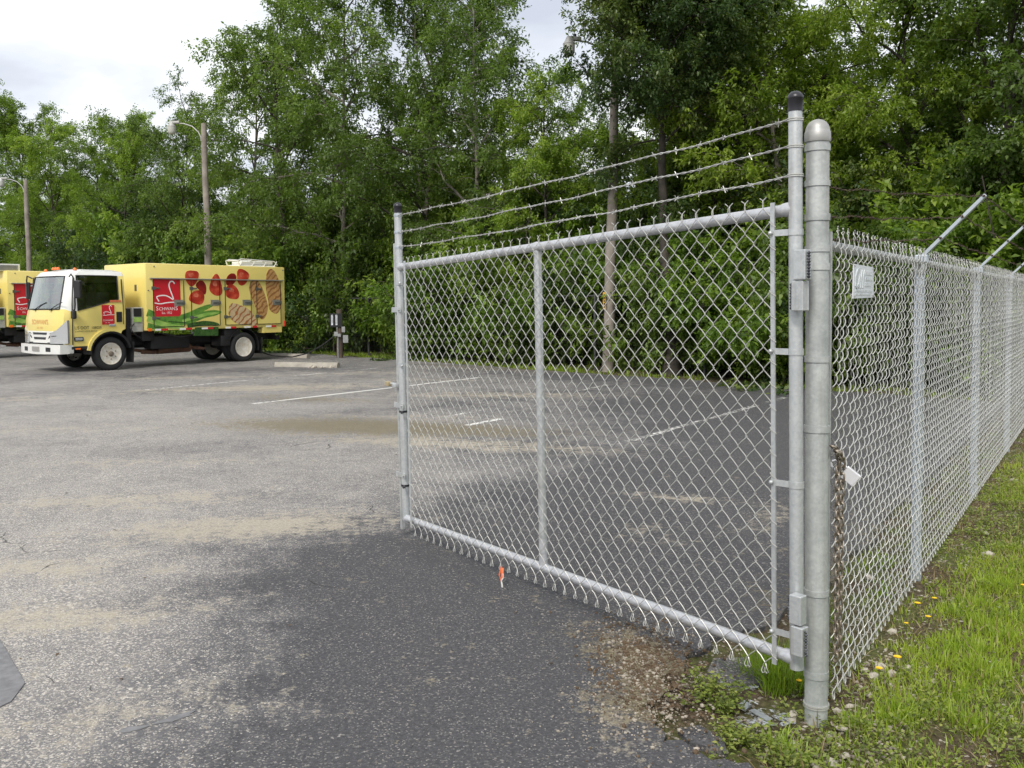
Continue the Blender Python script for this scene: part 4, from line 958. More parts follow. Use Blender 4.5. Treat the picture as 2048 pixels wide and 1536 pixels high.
def build_stones():
    rn = random.Random(8)
    big = [(-.02, -.10, .030), (.06, -.09, .026), (-.10, -.08, .032), (-.16, -.12, .022), (.12, -.05, .024), (.00, .09, .022), (-.06, .08, .026), (.20, -.08, .020), (.55, -.10, .034), (.62, -.16, .030), (.68, -.10, .036), (.60, -.05, .024), (.50, -.18, .022), (.73, -.20, .026), (-.24, .02, .024), (-.22, -.16, .022), (-.30, -.14, .028), (-.36, -.10, .020), (2.0, .23, .045), (1.15, -.06, .030), (2.9, -.30, .055), (3.5, -.22, .03), (.35, -.12, .022), (-.12, .18, .016), (-.42, -.20, .034), (-.48, -.12, .024), (-.46, -.30, .028)]
    mesh_ = [rock_mesh('stone_%d' % k, 40 + k) for k in range(5)]
    for k, (u, v, s_) in enumerate(big):
        p = uv(u, v); o = link('stone', mesh_[k % 5], None, (p.x, p.y, -.02 + s_ * .15), (rn.uniform(-.3, .3), rn.uniform(-.3, .3), rn.uniform(0, 6.3))); o.scale = (s_, s_, s_)
        lb = {8: None}.get(k)
        if k == 18: tag(o, 'pale rounded rock just inside the fence near the first line post', 'stone')
        elif k == 20: tag(o, 'tan rock out in the verge grass past the first fence post', 'stone')
        elif 8 <= k <= 13: tag(o, 'pale stone in the small heap on the verge beside the fence foot', 'stone', 'stones heaped by the fence foot')
        elif k in (24, 25, 26): tag(o, 'pale stone at the bottom edge of the picture right of the post', 'stone', 'stones at the bottom edge')
        elif k in (19, 21, 22): tag(o, 'pale stone lying along the fence line on the verge', 'stone', 'stones along the fence')
        else: tag(o, 'pale limestone pebble scattered around the gate post base', 'stone', 'stones round the gate post')
    # gravel as one mass
    ico = rock_mesh('tmp', 1, 'gravel', 1); bv = np.array([v.co[:] for v in ico.vertices]); bf = np.array([p.vertices[:] for p in ico.polygons]); bpy.data.meshes.remove(ico)
    r = np.random.default_rng(6); C = []
    def sc(n, u0, u1, v0, v1, s0, s1, z=-.03):
        for _ in range(n): p = uv(r.uniform(u0, u1), r.uniform(v0, v1)); C.append((p.x, p.y, z, r.uniform(s0, s1)))
    sc(700, -.6, .7, -.35, .62, .003, .011, -.026); sc(330, -.55, 1.0, -.32, -.02, .004, .012); sc(520, .6, 9, -.32, .10, .005, .015); sc(260, 5, 10, -1.2, -.2, .012, .035)
    for cx, cy_, sx, sy, n in ((.52, 4.1, .10, .30, 520), (.48, 3.5, .15, .20, 380), (.62, 3.75, .12, .20, 520), (.72, 4.3, .2, .10, 200)):
        for _ in range(n): C.append((r.normal(cx, sx), r.normal(cy_, sy), .0, r.uniform(.002, .005) + .008 * r.random() ** 5))
    for _ in range(900): C.append((r.uniform(-2.5, 1.2), r.uniform(3.0, 8), .0, r.uniform(.0015, .004)))
    C = np.array(C); n = len(C); s_ = C[:, 3][:, None, None]; V = bv[None] * s_ * r.uniform(.7, 1.3, (n, 1, 3)); a = r.uniform(0, 6.28, n); c, s2 = np.cos(a)[:, None], np.sin(a)[:, None]
    X = V[:, :, 0] * c - V[:, :, 1] * s2; Y = V[:, :, 0] * s2 + V[:, :, 1] * c; V = np.stack([X + C[:, 0][:, None], Y + C[:, 1][:, None], V[:, :, 2] + C[:, 2][:, None] + (C[:, 3] * .2)[:, None]], 2)
    F = (bf[None] + (np.arange(n) * len(bv))[:, None, None]).reshape(-1, 3)
    me = bpy.data.meshes.new('gravel'); me.from_pydata(V.reshape(-1, 3).tolist(), [], F.tolist()); me.materials.append(M['gravel']); o = link('gravel', me); tag(o, 'loose crumbled gravel round the gate post and along the fence foot', 'gravel', kind='stuff')
    n = 2200; C = np.stack([r.normal(.60, .13, n), r.normal(3.92, .30, n), np.zeros(n), r.uniform(.002, .006, n) + .010 * r.random(n) ** 5], 1)
    V = bv[None] * C[:, 3][:, None, None] * r.uniform(.6, 1.3, (n, 1, 3)); V[:, :, 0] += C[:, 0][:, None]; V[:, :, 1] += C[:, 1][:, None]; V[:, :, 2] += (C[:, 3] * .25)[:, None]; F = (bf[None] + (np.arange(n) * len(bv))[:, None, None]).reshape(-1, 3)
    me = bpy.data.meshes.new('soil_crumbs'); me.from_pydata(V.reshape(-1, 3).tolist(), [], F.tolist()); me.materials.append(M['leaf_litter']); tag(link('soil_crumbs', me), 'dark brown soil crumbs over the broken asphalt left of the gate post', 'soil', kind='stuff')
    # scrap metal and sprayed paint by the post
    t = uv(-.09, .19); mb = MB(); mb.box((t.x, t.y, -.008), (.030, .10, .003), Matrix.Rotation(.5, 3, 'Z')); mb.box((t.x - .045, t.y + .07, -.004), (.055, .035, .012), Matrix.Rotation(.9, 3, 'Z') @ Matrix.Rotation(.3, 3, 'X')); mb.tube([(t.x - .03, t.y + .06, .002), (t.x - .02, t.y + .085, .012), (t.x + .01, t.y + .075, .0)], .003, 5)
    tag(mb.build('scrap_metal', 'scrap'), 'crumpled silver scrap metal strip on the dirt left of the gate post', 'scrap')
    m, nt, b = mat('paint_spray'); b.inputs['Base Color'].default_value = (.50, .53, .56, 1); b.inputs['Roughness'].default_value = .4; b.inputs['Metallic'].default_value = .3
    tc = N(nt, 'ShaderNodeTexCoord'); n1 = N(nt, 'ShaderNodeTexNoise', i_Scale=34, i_Detail=6, i_Roughness=.75); nt.links.new(tc.outputs['Object'], n1.inputs['Vector']); f_ = ramp(nt, n1.outputs['Fac'], [(.50, (0, 0, 0)), (.60, (1, 1, 1))]); tr = N(nt, 'ShaderNodeBsdfTransparent'); mx = N(nt, 'ShaderNodeMixShader')
    nt.links.new(f_, mx.inputs[0]); nt.links.new(tr.outputs[0], mx.inputs[1]); nt.links.new(b.outputs[0], mx.inputs[2]); nt.links.new(mx.outputs[0], nt.nodes['Material Output'].inputs['Surface'])
    for (u, v, a, b_) in ((-.10, .17, .14, .10), (.13, .36, .12, .07)):
        p = uv(u, v); P = [(p.x + a * math.cos(q * .5236) * rn.uniform(.6, 1.1), p.y + b_ * math.sin(q * .5236) * rn.uniform(.6, 1.1)) for q in range(12)]; mb = MB(); mb.add([(x, y, -.012) for x, y in P], [tuple(range(12))]); tag(mb.build('paint_splatter', 'paint_spray'), kind='structure')
# ------------------------------------------------------------------ delivery truck (x forward from the rear axle, y to the driver's side, z up)
def truck_materials():
    simple('truck_yellow', (.80, .66, .20), .34, coat=.25, noise=.05, scale=1.5)
    simple('truck_white', (.76, .76, .72), .32, coat=.3, noise=.08, scale=3)
    simple('tyre', (.020, .020, .021), .75, noise=.3, scale=20)
    simple('rim_white', (.70, .68, .62), .45, c2=(.52, .46, .36), scale=9)
    simple('hub_dirty', (.24, .20, .15), .6, c2=(.10, .08, .06), scale=20)
    simple('black_trim', (.016, .016, .017), .45)
    simple('chassis_black', (.014, .014, .015), .7, noise=.3, scale=5)
    simple('exhaust_rust', (.17, .08, .045), .75, c2=(.08, .045, .03), scale=9)
    simple('lamp_clear', (.62, .64, .65), .12, .5)
    simple('lamp_amber', (.85, .18, .02), .3)
    simple('lamp_red', (.6, .03, .02), .3)
    simple('logo_red', (.58, .018, .03), .4)
    simple('print_white', (.85, .83, .80), .45)
    simple('print_faded', (.66, .27, .07), .45)
    simple('print_black', (.03, .035, .03), .45)
    simple('rail_alloy', (.45, .43, .40), .35, .6)
    simple('latch_metal', (.16, .16, .15), .45, .5)
    simple('seat', (.30, .22, .20), .8)
    simple('interior', (.10, .105, .11), .8)
    simple('battery_grey', (.42, .42, .38), .5, noise=.3)
    simple('sticker_red', (.62, .16, .07), .5)
    # flat printed pictures
    m, nt, b = mat('print_strawberry'); tc = N(nt, 'ShaderNodeTexCoord'); v = N(nt, 'ShaderNodeTexVoronoi', i_Scale=26); n = N(nt, 'ShaderNodeTexNoise', i_Scale=5, i_Detail=3)
    nt.links.new(tc.outputs['Object'], v.inputs['Vector']); nt.links.new(tc.outputs['Object'], n.inputs['Vector'])
    c1 = ramp(nt, n.outputs['Fac'], [(.3, (.24, .012, .010)), (.55, (.50, .045, .022)), (.75, (.70, .16, .08))]); sp = ramp(nt, v.outputs['Distance'], [(.05, (1, 1, 1)), (.14, (0, 0, 0))])
    mx = N(nt, 'ShaderNodeMixRGB'); mf = N(nt, 'ShaderNodeMath', operation='MULTIPLY', i_1=.55); nt.links.new(sp, mf.inputs[0]); nt.links.new(mf.outputs[0], mx.inputs[0]); nt.links.new(c1, mx.inputs[1]); mx.inputs[2].default_value = (.75, .38, .20, 1); nt.links.new(mx.outputs[0], b.inputs['Base Color']); b.inputs['Roughness'].default_value = .4
    simple('print_strawberry_light', (.72, .22, .13), .4, c2=(.50, .06, .03), scale=12); simple('print_strawberry_dark', (.30, .016, .012), .4, c2=(.16, .008, .008), scale=8)
    def food(name, base, dark, rot, sc, lo):
        m, nt, b = mat(name); tc = N(nt, 'ShaderNodeTexCoord'); mp = N(nt, 'ShaderNodeMapping'); mp.inputs['Rotation'].default_value = (0, rot, 0); w = N(nt, 'ShaderNodeTexWave', i_Scale=sc, i_Distortion=7.0, i_Detail=4, i_Detail_Scale=1.6); n = N(nt, 'ShaderNodeTexNoise', i_Scale=9, i_Detail=4)
        nt.links.new(tc.outputs['Object'], mp.inputs['Vector']); nt.links.new(mp.outputs[0], w.inputs['Vector']); nt.links.new(tc.outputs['Object'], n.inputs['Vector'])
        c1 = ramp(nt, n.outputs['Fac'], [(.3, tuple(x * .72 for x in base)), (.7, base)]); k = ramp(nt, w.outputs['Fac'], [(lo, (1, 1, 1)), (lo + .14, (0, 0, 0))])
        mx = N(nt, 'ShaderNodeMixRGB'); nt.links.new(k, mx.inputs[0]); nt.links.new(c1, mx.inputs[1]); mx.inputs[2].default_value = (*dark, 1); nt.links.new(mx.outputs[0], b.inputs['Base Color']); b.inputs['Roughness'].default_value = .4
    food('print_chicken', (.58, .33, .13), (.30, .13, .045), .9, 2.6, .26); food('print_steak', (.66, .50, .29), (.36, .13, .04), .75, 2.3, .16)
    simple('print_green', (.16, .34, .05), .4, c2=(.05, .16, .03), scale=6); simple('print_green_light', (.40, .58, .14), .4, c2=(.20, .42, .07), scale=5); simple('print_green_dark', (.06, .15, .03), .4, c2=(.015, .04, .012), scale=22)
    # glass
    for nm, tint, gl in (('windshield_glass', (.66, .74, .70), .30), ('side_glass', (.22, .26, .26), .10)):
        m, nt, b = mat(nm); tr = N(nt, 'ShaderNodeBsdfTransparent'); tr.inputs[0].default_value = (*tint, 1); g = N(nt, 'ShaderNodeBsdfGlossy'); g.inputs['Roughness'].default_value = .03; g.inputs[0].default_value = (.9, .95, .93, 1); lw = N(nt, 'ShaderNodeFresnel', i_IOR=1.45)
        a = N(nt, 'ShaderNodeMath', operation='ADD', use_clamp=True); a.inputs[1].default_value = gl; nt.links.new(lw.outputs[0], a.inputs[0]); mx = N(nt, 'ShaderNodeMixShader'); nt.links.new(a.outputs[0], mx.inputs[0]); nt.links.new(tr.outputs[0], mx.inputs[1]); nt.links.new(g.outputs[0], mx.inputs[2]); nt.links.new(mx.outputs[0], nt.nodes['Material Output'].inputs['Surface'])

def wheel_meshes():
    R = .405
    mb = MB(); mb.lathe([(.255, -.10), (.275, -.115), (.36, -.118), (R - .012, -.10), (R, -.085), (R, .085), (R - .012, .10), (.36, .118), (.275, .115), (.255, .10), (.25, .0)], 40, axis='y', closed=True); ty = mb.mesh('tyre', 'tyre', 35)
    # front rim: hub stands proud, 6 nuts, 6 hand holes
    mb = MB(); mb.lathe([(.262, .108), (.268, .112), (.262, .118), (.248, .112), (.236, .075), (.222, .062), (.205, .060), (.175, .078), (.150, .092), (.105, .100), (.100, .100), (0, .100)], 36, axis='y'); fr = mb.mesh('rim_front', 'rim_white', 40)
    mb = MB(); mb.lathe([(.262, .108), (.268, .112), (.262, .118), (.246, .110), (.232, .02), (.215, -.055), (.18, -.068), (.12, -.070), (.085, -.066), (0, -.066)], 36, axis='y'); rr_ = mb.mesh('rim_rear', 'rim_white', 40)
    holes_f, holes_r = MB(), MB()
    for k in range(6):
        a = 2 * PI * k / 6 + .3; holes_f.lathe([(.032, .0), (.030, .016), (0, .0165)], 12, (.19 * math.cos(a), .068, .19 * math.sin(a)), 'y')
    for k in range(5): a = 2 * PI * k / 5 + .2; holes_r.lathe([(.030, .0), (.030, .014), (0, .0145)], 12, (.17 * math.cos(a), -.074, .17 * math.sin(a)), 'y')
    hf, hr = holes_f.mesh('hand_holes', 'chassis_black'), holes_r.mesh('hand_holes', 'chassis_black')
    mb = MB(); mb.lathe([(.066, .09), (.064, .125), (.045, .135), (.040, .150), (0, .152)], 18, axis='y')
    for k in range(6): a = 2 * PI * k / 6; mb.lathe([(.015, .09), (.015, .118), (.010, .125), (0, .125)], 8, (.128 * math.cos(a), 0, .128 * math.sin(a)), 'y')
    hubf = mb.mesh('hub', 'hub_dirty', 40)
    mb = MB(); mb.lathe([(.075, -.07), (.075, -.01), (.06, .0), (0, .002)], 18, axis='y')
    for k in range(6): a = 2 * PI * k / 6; mb.lathe([(.014, -.07), (.014, -.045), (0, -.042)], 8, (.115 * math.cos(a), 0, .115 * math.sin(a)), 'y')
    hubr = mb.mesh('hub', 'hub_dirty', 40)
    return ty, fr, rr_, hf, hr, hubf, hubr

S_POLY = {
 'S1': [(1.789, 2.361), (1.753, 2.453), (1.639, 2.482), (1.502, 2.473), (1.399, 2.451), (1.385, 2.348), (1.427, 2.224), (1.511, 2.1), (1.626, 2.048), (1.727, 2.139), (1.78, 2.26)],
 'S2': [(1.416, 2.204), (1.276, 2.237), (1.174, 2.104), (1.166, 1.938), (1.215, 1.824), (1.353, 1.937), (1.511, 2.08)],
 'S3': [(1.702, 1.752), (1.63, 1.895), (1.468, 1.967), (1.306, 1.958), (1.227, 1.834), (1.254, 1.668), (1.338, 1.569), (1.522, 1.608), (1.658, 1.67)],
 'S4': [(1.092, 2.063), (0.992, 2.293), (0.882, 2.42), (0.787, 2.38), (0.73, 2.213), (0.681, 2.024), (0.69, 1.856), (0.836, 1.803), (0.978, 1.855), (1.071, 1.938)],
 'S5': [(0.572, 2.215), (0.508, 2.364), (0.383, 2.441), (0.247, 2.412), (0.226, 2.263), (0.316, 2.134), (0.465, 2.09), (0.562, 2.11)],
 'S6': [(0.21, 2.391), (0.195, 2.52), (0.106, 2.569), (-0.045, 2.525), (-0.183, 2.442), (-0.167, 2.312), (-0.062, 2.138), (0.092, 2.082), (0.202, 2.178)],
 'S7': [(0.578, 1.941), (0.538, 2.089), (0.414, 2.143), (0.267, 2.092), (0.157, 1.943), (0.148, 1.792), (0.225, 1.718), (0.424, 1.729), (0.57, 1.792)]}
C_POLY = {
 'C1': [(-0.725, 2.167), (-0.756, 2.41), (-0.826, 2.566), (-0.933, 2.595), (-1.04, 2.526), (-1.158, 2.328), (-1.235, 2.106), (-1.283, 1.793), (-1.25, 1.501), (-1.151, 1.345), (-1.055, 1.291), (-0.908, 1.36), (-0.816, 1.461), (-0.807, 1.682), (-0.745, 1.903)],
 'C2': [(-0.163, 2.096), (-0.269, 2.249), (-0.425, 2.284), (-0.527, 2.187), (-0.629, 2.012), (-0.729, 1.77), (-0.804, 1.505), (-0.746, 1.285), (-0.637, 1.143), (-0.506, 1.179), (-0.407, 1.421), (-0.283, 1.727), (-0.184, 1.901)],
 'C3': [(0.504, 1.432), (0.451, 1.601), (0.327, 1.622), (0.128, 1.567), (-0.124, 1.468), (-0.3, 1.313), (-0.4, 1.093), (-0.422, 0.955), (-0.216, 0.967), (-0.165, 1.022), (0.215, 1.032), (0.412, 1.154), (0.507, 1.304)]}

def smooth_poly(P, it=2):
    for _ in range(it):
        Q = []
        for i in range(len(P)):
            a, b_ = P[i], P[(i + 1) % len(P)]
            Q += [(a[0] * .75 + b_[0] * .25, a[1] * .75 + b_[1] * .25), (a[0] * .25 + b_[0] * .75, a[1] * .25 + b_[1] * .75)]
        P = Q
    return P

def smooth_path(P, it=2):
    for _ in range(it):
        Q = [P[0]]
        for a, b_ in zip(P, P[1:]): Q += [(a[0] * .75 + b_[0] * .25, a[1] * .75 + b_[1] * .25), (a[0] * .25 + b_[0] * .75, a[1] * .25 + b_[1] * .75)]
        P = Q + [P[-1]]
    return P

def build_truck(name, label, loc, rz, condenser_at):
    T = thing(name, label, 'truck', loc, rz, 'yellow delivery trucks')
    YB = 1.02                                      # box side plane
    side = lambda a, b_, t: (a, t, b_)
    # --- chassis
    mb = MB()
    for y in (-.42, .42): mb.box((1.55, y, .66), (6.0, .07, .20))
    for x in (-1.3, .4, 1.6, 2.9, 4.3): mb.box((x, 0, .66), (.08, .80, .14))
    mb.box((2.1, .62, .62), (1.1, .36, .34), bev=.03); mb.box((2.0, -.62, .62), (1.3, .36, .36), bev=.03); mb.box((2.75, .70, .80), (.35, .30, .26), bev=.02)
    mb.tube([(3.8, -.9, .42), (3.8, .9, .42)], .06, 10); mb.tube([(0, -.9, .42), (0, .9, .42)], .08, 10); mb.lathe([(0, -.22), (.16, -.12), (.19, 0), (.16, .12), (0, .22)], 14, (0, 0, .44), 'y'); mb.tube([(.1, 0, .5), (3.2, 0, .62)], .05, 8)
    for y in (-.5, .5): mb.box((0, y, .52), (1.2, .07, .05)); mb.box((3.8, y, .50), (1.2, .07, .05))
    mb.box((-1.25, 0, .62), (.12, 1.7, .12), bev=.01); mb.tube([(2.55, .92, .88), (1.9, .96, .74), (1.4, .90, .82)], .018, 6); mb.box((.35, .80, .80), (.5, .35, .22), bev=.02)
    mb.build('chassis', 'chassis_black', T, 40)
    mb = MB(); mb.tube([(3.2, .35, .50), (2.7, .42, .40), (2.2, .45, .42)], .04, 10); mb.tube([(2.3, .45, .42), (1.35, .45, .44)], .12, 14); mb.tube([(2.75, .5, .38), (2.45, .62, .36), (2.3, .5, .40)], .05, 8); mb.tube([(1.35, .45, .44), (1.05, .7, .40)], .045, 10); mb.build('exhaust', 'exhaust_rust', T, 40)
    # --- wheels
    ty, fr, rr_, hf, hr, hubf, hubr = wheel_meshes()
    def wheel(x, y, rim, holes, hub, flip, big=1.0):
        w = link('wheel', ty, T, (x, y, .405)); w.rotation_euler = (0, RNG.uniform(0, 6), PI if flip else 0)
        link('rim', rim, w); link('hand_holes', holes, w); link('hub', hub, w)
    wheel(3.80, .86, fr, hf, hubf, False); wheel(3.80, -.86, fr, hf, hubf, True)
    wheel(0, .87, rr_, hr, hubr, False); wheel(0, .61, rr_, hr, hubr, True); wheel(0, -.87, rr_, hr, hubr, True); wheel(0, -.61, rr_, hr, hubr, False)
    for sy in (-1, 1):
        # rear mudguard arc and flaps
        mb = MB(); P = [(math.cos(a) * .50, math.sin(a) * .50 + .42) for a in [math.radians(q) for q in range(15, 196, 15)]]; Q = [(x * .965, (z - .42) * .965 + .42) for x, z in P]
        for i in range(len(P) - 1): mb.prism([P[i], P[i + 1], Q[i + 1], Q[i]], side, sy * .52, sy * 1.0)
        mb.box((.58, sy * .76, .60), (.30, .46, .28), bev=.03); mb.build('mudguard', 'black_trim', T, 40)
        mb = MB(); mb.box((-.60, sy * .76, .42), (.012, .46, .46), Matrix.Rotation(-.12, 3, 'Y')); mb.build('mud_flap', 'chassis_black', T)
        mb = MB(); mb.box((3.24, sy * .84, .42), (.012, .36, .52), Matrix.Rotation(-.06, 3, 'Y')); mb.build('mud_flap', 'chassis_black', T)
    # --- cab skin as a structured grid with the windows left open
    X0 = [3.40, 3.44, 3.60, 3.75, 3.90, 4.05, 4.20, 4.31, 4.60, 4.72]
    rowsz = 7
    def arch(x):
        q = .54 ** 2 - (x - 3.82) ** 2; return max(.60, .42 + math.sqrt(q)) if q > 0 else .60
    def ring(j):
        pts = []
        w = (1.0, 1.01, 1.02, 1.0, .945, .875, .60)[j]; xf = (5.0, 5.02, 5.02, 4.97, 4.80, 4.70, 4.35)[j]
        for i, x in enumerate(X0):
            z = [arch(x) if x > 3.42 else 1.06, 1.10, 1.30, 1.73 - (x - 3.6) * .27 if x > 3.55 else 1.73, 2.30, 2.40, 2.455][j]
            if j == 0 and x >= 4.3: z = .62
            if j == 0 and x < 3.5: z = 1.0
            xx = min(x, xf - .26 + .10 * (x - 4.0) if x > 4.3 and j >= 4 else x) if j < 6 else 3.55 + (x - 3.4) * .55
            yy = w - (.05 if i == 0 else 0)
            pts.append((xx, yy, z))
        zf = (.72, .98, 1.26, 1.50, 2.28, 2.40, 2.46)[j]
        if j < 6: pts += [(xf - .10, w - .07, zf if j else .66), (xf - .035, w - .19, zf), (xf, w * .5, zf), (xf + .012, 0, zf)]
        else: pts += [(4.32, .55, 2.455), (4.36, .45, 2.46), (4.38, .25, 2.462), (4.39, 0, 2.463)]
        return pts
    rings = [ring(j) for j in range(rowsz)]; nh = len(rings[0])
    vs = []; 
    for pts in rings: vs += pts + [(x, -y, z) for x, y, z in pts[-2::-1]]
    W = 2 * nh - 1; skin = MB(); skin.v = [tuple(p) for p in vs]; win = {'windshield': [], 'side_window': [[], []]}
    def q(j, i): return j * W + i
    for j in range(rowsz - 1):
        for i in range(W - 1):
            h = i if i < nh - 1 else W - 2 - i             # mirrored half index of the quad
            f = (q(j, i), q(j, i + 1), q(j + 1, i + 1), q(j + 1, i))
            if j == 3 and 2 <= h <= 7: win['side_window'][0 if i < nh - 1 else 1].append(f); continue
            if j == 3 and h >= nh - 3: win['windshield'].append(f); continue
            white = j >= 4 or (j == 3 and h >= 8) or (j == 0 and h >= nh - 4) or (j == 2 and h >= nh - 4 and False)
            skin.mi = 1 if white else 0; skin.f.append(f); skin.m.append(skin.mi)
    top = [q(rowsz - 1, i) for i in range(W)]; skin.f.append(tuple(top)); skin.m.append(1)
    # rear wall and floor
    b0 = len(skin.v); rear = [(3.42, s * w, z) for s in (1, -1) for w, z in ((.95, 1.0), (.95, 1.73), (.90, 2.30), (.83, 2.40))]
    skin.v += rear; skin.f.append((b0, b0 + 1, b0 + 2, b0 + 3, b0 + 7, b0 + 6, b0 + 5, b0 + 4)); skin.m.append(0)
    skin.f.append((b0 + 3, q(6, 0), q(6, W - 1), b0 + 7)); skin.m.append(1)
    cab = skin.build('cab', ['truck_yellow', 'truck_white'], T, 38)
    def pane(nm, fs, m, off):
        idx = sorted(set(k for f in fs for k in f)); mp = {k: n_ for n_, k in enumerate(idx)}; mb = MB(); mb.add([Vector(vs[k]) * 1.0 for k in idx], [tuple(mp[k] for k in f) for f in fs]); return mb.build(nm, m, cab, 60)
    pane('windshield', win['windshield'], 'windshield_glass', 0)
    for k in (0, 1): pane('side_window', win['side_window'][k], 'side_glass', 0)
    # window gaskets
    for sgn, fs in ((1, win['side_window'][0]), (-1, win['side_window'][1])):
        xs = X0[2:9]; bot = [Vector(rings[3][i]) for i in range(2, 9)]; topp = [Vector(rings[4][i]) for i in range(2, 9)]; loop = bot + topp[::-1] + [bot[0]]
        mb = MB(); mb.tube([Vector((p.x, sgn * (p.y + .004), p.z)) for p in loop], .014, 5, caps=False); mb.build('window_seal', 'black_trim', cab)
    ws = [Vector(rings[3][i]) for i in range(nh - 3, nh)] ; wt = [Vector(rings[4][i]) for i in range(nh - 3, nh)]
    full = ws + [Vector((p.x, -p.y, p.z)) for p in ws[-2::-1]]; fullt = wt + [Vector((p.x, -p.y, p.z)) for p in wt[-2::-1]]
    mb = MB(); mb.tube([p + Vector((.006, 0, 0)) for p in full + fullt[::-1] + [full[0]]], .016, 5, caps=False); mb.build('window_seal', 'black_trim', cab)
    # interior
    mb = MB(); mb.box((4.72, 0, 1.38), (.36, 1.8, .22), bev=.05); mb.box((4.1, 0, 1.12), (1.3, 1.86, .06)); mb.box((3.47, 0, 1.6), (.04, 1.8, 1.1)); mb.tube([(4.5, .42, 1.55), (4.75, .42, 1.3)], .03, 8)
    P = [(4.50 + .10 * math.sin(a), .42 + .20 * math.cos(a), 1.56 + .17 * math.sin(a)) for a in [2 * PI * k / 20 for k in range(21)]]; mb.tube(P, .013, 6, caps=False); mb.build('dashboard', 'interior', cab, 40)
    for y in (.45, -.05, -.55):
        mb = MB(); mb.box((3.98, y, 1.28), (.50, .44, .16), bev=.05); mb.box((3.72, y, 1.62), (.16, .44, .60), Matrix.Rotation(-.12, 3, 'Y'), bev=.06); mb.box((3.68, y, 2.02), (.10, .26, .20), bev=.04); mb.build('seat', 'seat', cab, 50)
    # door outline, handle, trims on both sides
    for sgn in (1, -1):
        mb = MB(); yy = sgn * 1.024
        D = [(4.70, 2.28), (4.74, 1.6), (4.745, .66)]; mb.ribbon(D, .012, side, sgn * .99, yy + sgn * .004); mb.build('door_gap', 'black_trim', cab); mb = MB()
        mb.ribbon([(3.52, 2.22), (3.49, 1.6), (3.49, 1.12)], .010, side, sgn * .985, yy + sgn * .003); mb.build('door_gap', 'black_trim', cab)
        mb = MB(); mb.box((3.60, sgn * 1.024, 1.30), (.14, .02, .25), bev=.008); mb.build('door_handle', 'black_trim', cab)
        mb = MB(); mb.box((4.60, sgn * 1.012, .79), (.22, .03, .10), bev=.012); fl = mb.build('fog_lamp', 'black_trim', cab)
        mb = MB(); mb.box((4.60, sgn * 1.028, .79), (.17, .012, .06), bev=.006); mb.build('lens', 'lamp_clear', fl)
        mb = MB(); mb.box((3.78, sgn * 1.028, 1.10), (.16, .02, .055), bev=.008); mb.build('side_marker', 'lamp_clear', cab)
        # wheel arch lip (yellow) and black liner
        A_ = [math.radians(q_) for q_ in range(-2, 176, 10)]; P = [(3.82 + .56 * math.cos(a), .43 + .56 * math.sin(a)) for a in A_]
        mb = MB(); mb.ribbon(P[1:13], .07, side, sgn * .985, sgn * 1.045); mb.build('wheel_arch', 'truck_yellow', cab, 40)
        P = [(3.82 + .505 * math.cos(a), .43 + .505 * math.sin(a)) for a in A_]; mb = MB(); mb.ribbon(P, .055, side, sgn * .70, sgn * 1.025); mb.build('arch_liner', 'black_trim', cab, 40)
        mb = MB(); mb.box((4.52, sgn * .93, .58), (.50, .14, .07), bev=.01); st = mb.build('step', 'black_trim', cab)
        mb = MB(); mb.box((4.62, sgn * 1.002, .56), (.12, .008, .035)); mb.build('reflector', 'lamp_amber', st)
        # mirrors
        arm = [(4.76, sgn * .95, 2.26), (4.80, sgn * 1.12, 2.32), (4.78, sgn * 1.20, 2.22), (4.76, sgn * 1.20, 1.62), (4.74, sgn * 1.14, 1.50), (4.74, sgn * 1.0, 1.44)]
        mb = MB(); mb.tube([(a_, b_, c_) for a_, b_, c_ in arm], .017, 8); mr = mb.build('mirror', 'black_trim', cab, 50)
        mb = MB(); mb.box((4.72, sgn * 1.27, 1.96), (.09, .20, .42), Matrix.Rotation(sgn * .25, 3, 'Z'), bev=.03); mb.build('mirror_head', 'black_trim', mr)
        mb = MB(); mb.box((4.74, sgn * 1.08, 1.37), (.10, .13, .20), bev=.03); mb.build('mirror_head', 'black_trim', mr)
        # headlamp wraps the corner
        mb = MB(); mb.add([(4.87, sgn * 1.03, 1.08), (5.02, sgn * .82, 1.02), (5.055, sgn * .56, .93), (5.055, sgn * .54, .69), (5.02, sgn * .82, .69), (4.87, sgn * 1.03, .69), (4.80, sgn * .985, 1.08), (4.9, sgn * .78, 1.0), (4.95, sgn * .6, .92), (4.95, sgn * .58, .70), (4.9, sgn * .8, .70), (4.8, sgn * .985, .70), (4.875, sgn * 1.03, 1.24), (4.80, sgn * .985, 1.24)],
               [(12, 0, 6, 13), (0, 1, 4, 5), (1, 2, 3, 4), (12, 1, 0), (13, 12, 1, 7), (6, 7, 13), (1, 2, 8, 7), (2, 3, 9, 8), (3, 4, 10, 9), (4, 5, 11, 10), (5, 0, 6, 11), (6, 7, 10, 11), (7, 8, 9, 10)])
        hl = mb.build('headlamp', 'lamp_clear', cab, 30)
        mb = MB(); mb.ribbon([(.615, .865), (.80, .875)], .012, lambda a, b_, t: (5.058 - (a - .6) * .16 + t, sgn * a, b_), 0, .006); mb.build('lamp_divider', 'black_trim', hl)
    # grille panel with slots
    mb = MB(); g = lambda a, b_, t: (5.022 + t - .05 * a * a, a, b_)
    for y0, y1 in ((-.60, -.3), (-.3, 0), (0, .3), (.3, .60)): mb.prism([(y0, .70), (y1, .70), (y1, .965), (y0, .965)], g, -.02, .018)
    gr = mb.build('grille', 'truck_white', cab, 40)
    mb = MB(); mb.prism([(-.33, .895), (.33, .895), (.36, .945), (-.36, .945)], g, .0, .026); mb.prism([(-.28, .78), (.28, .78), (.31, .835), (-.31, .835)], g, .0, .026)
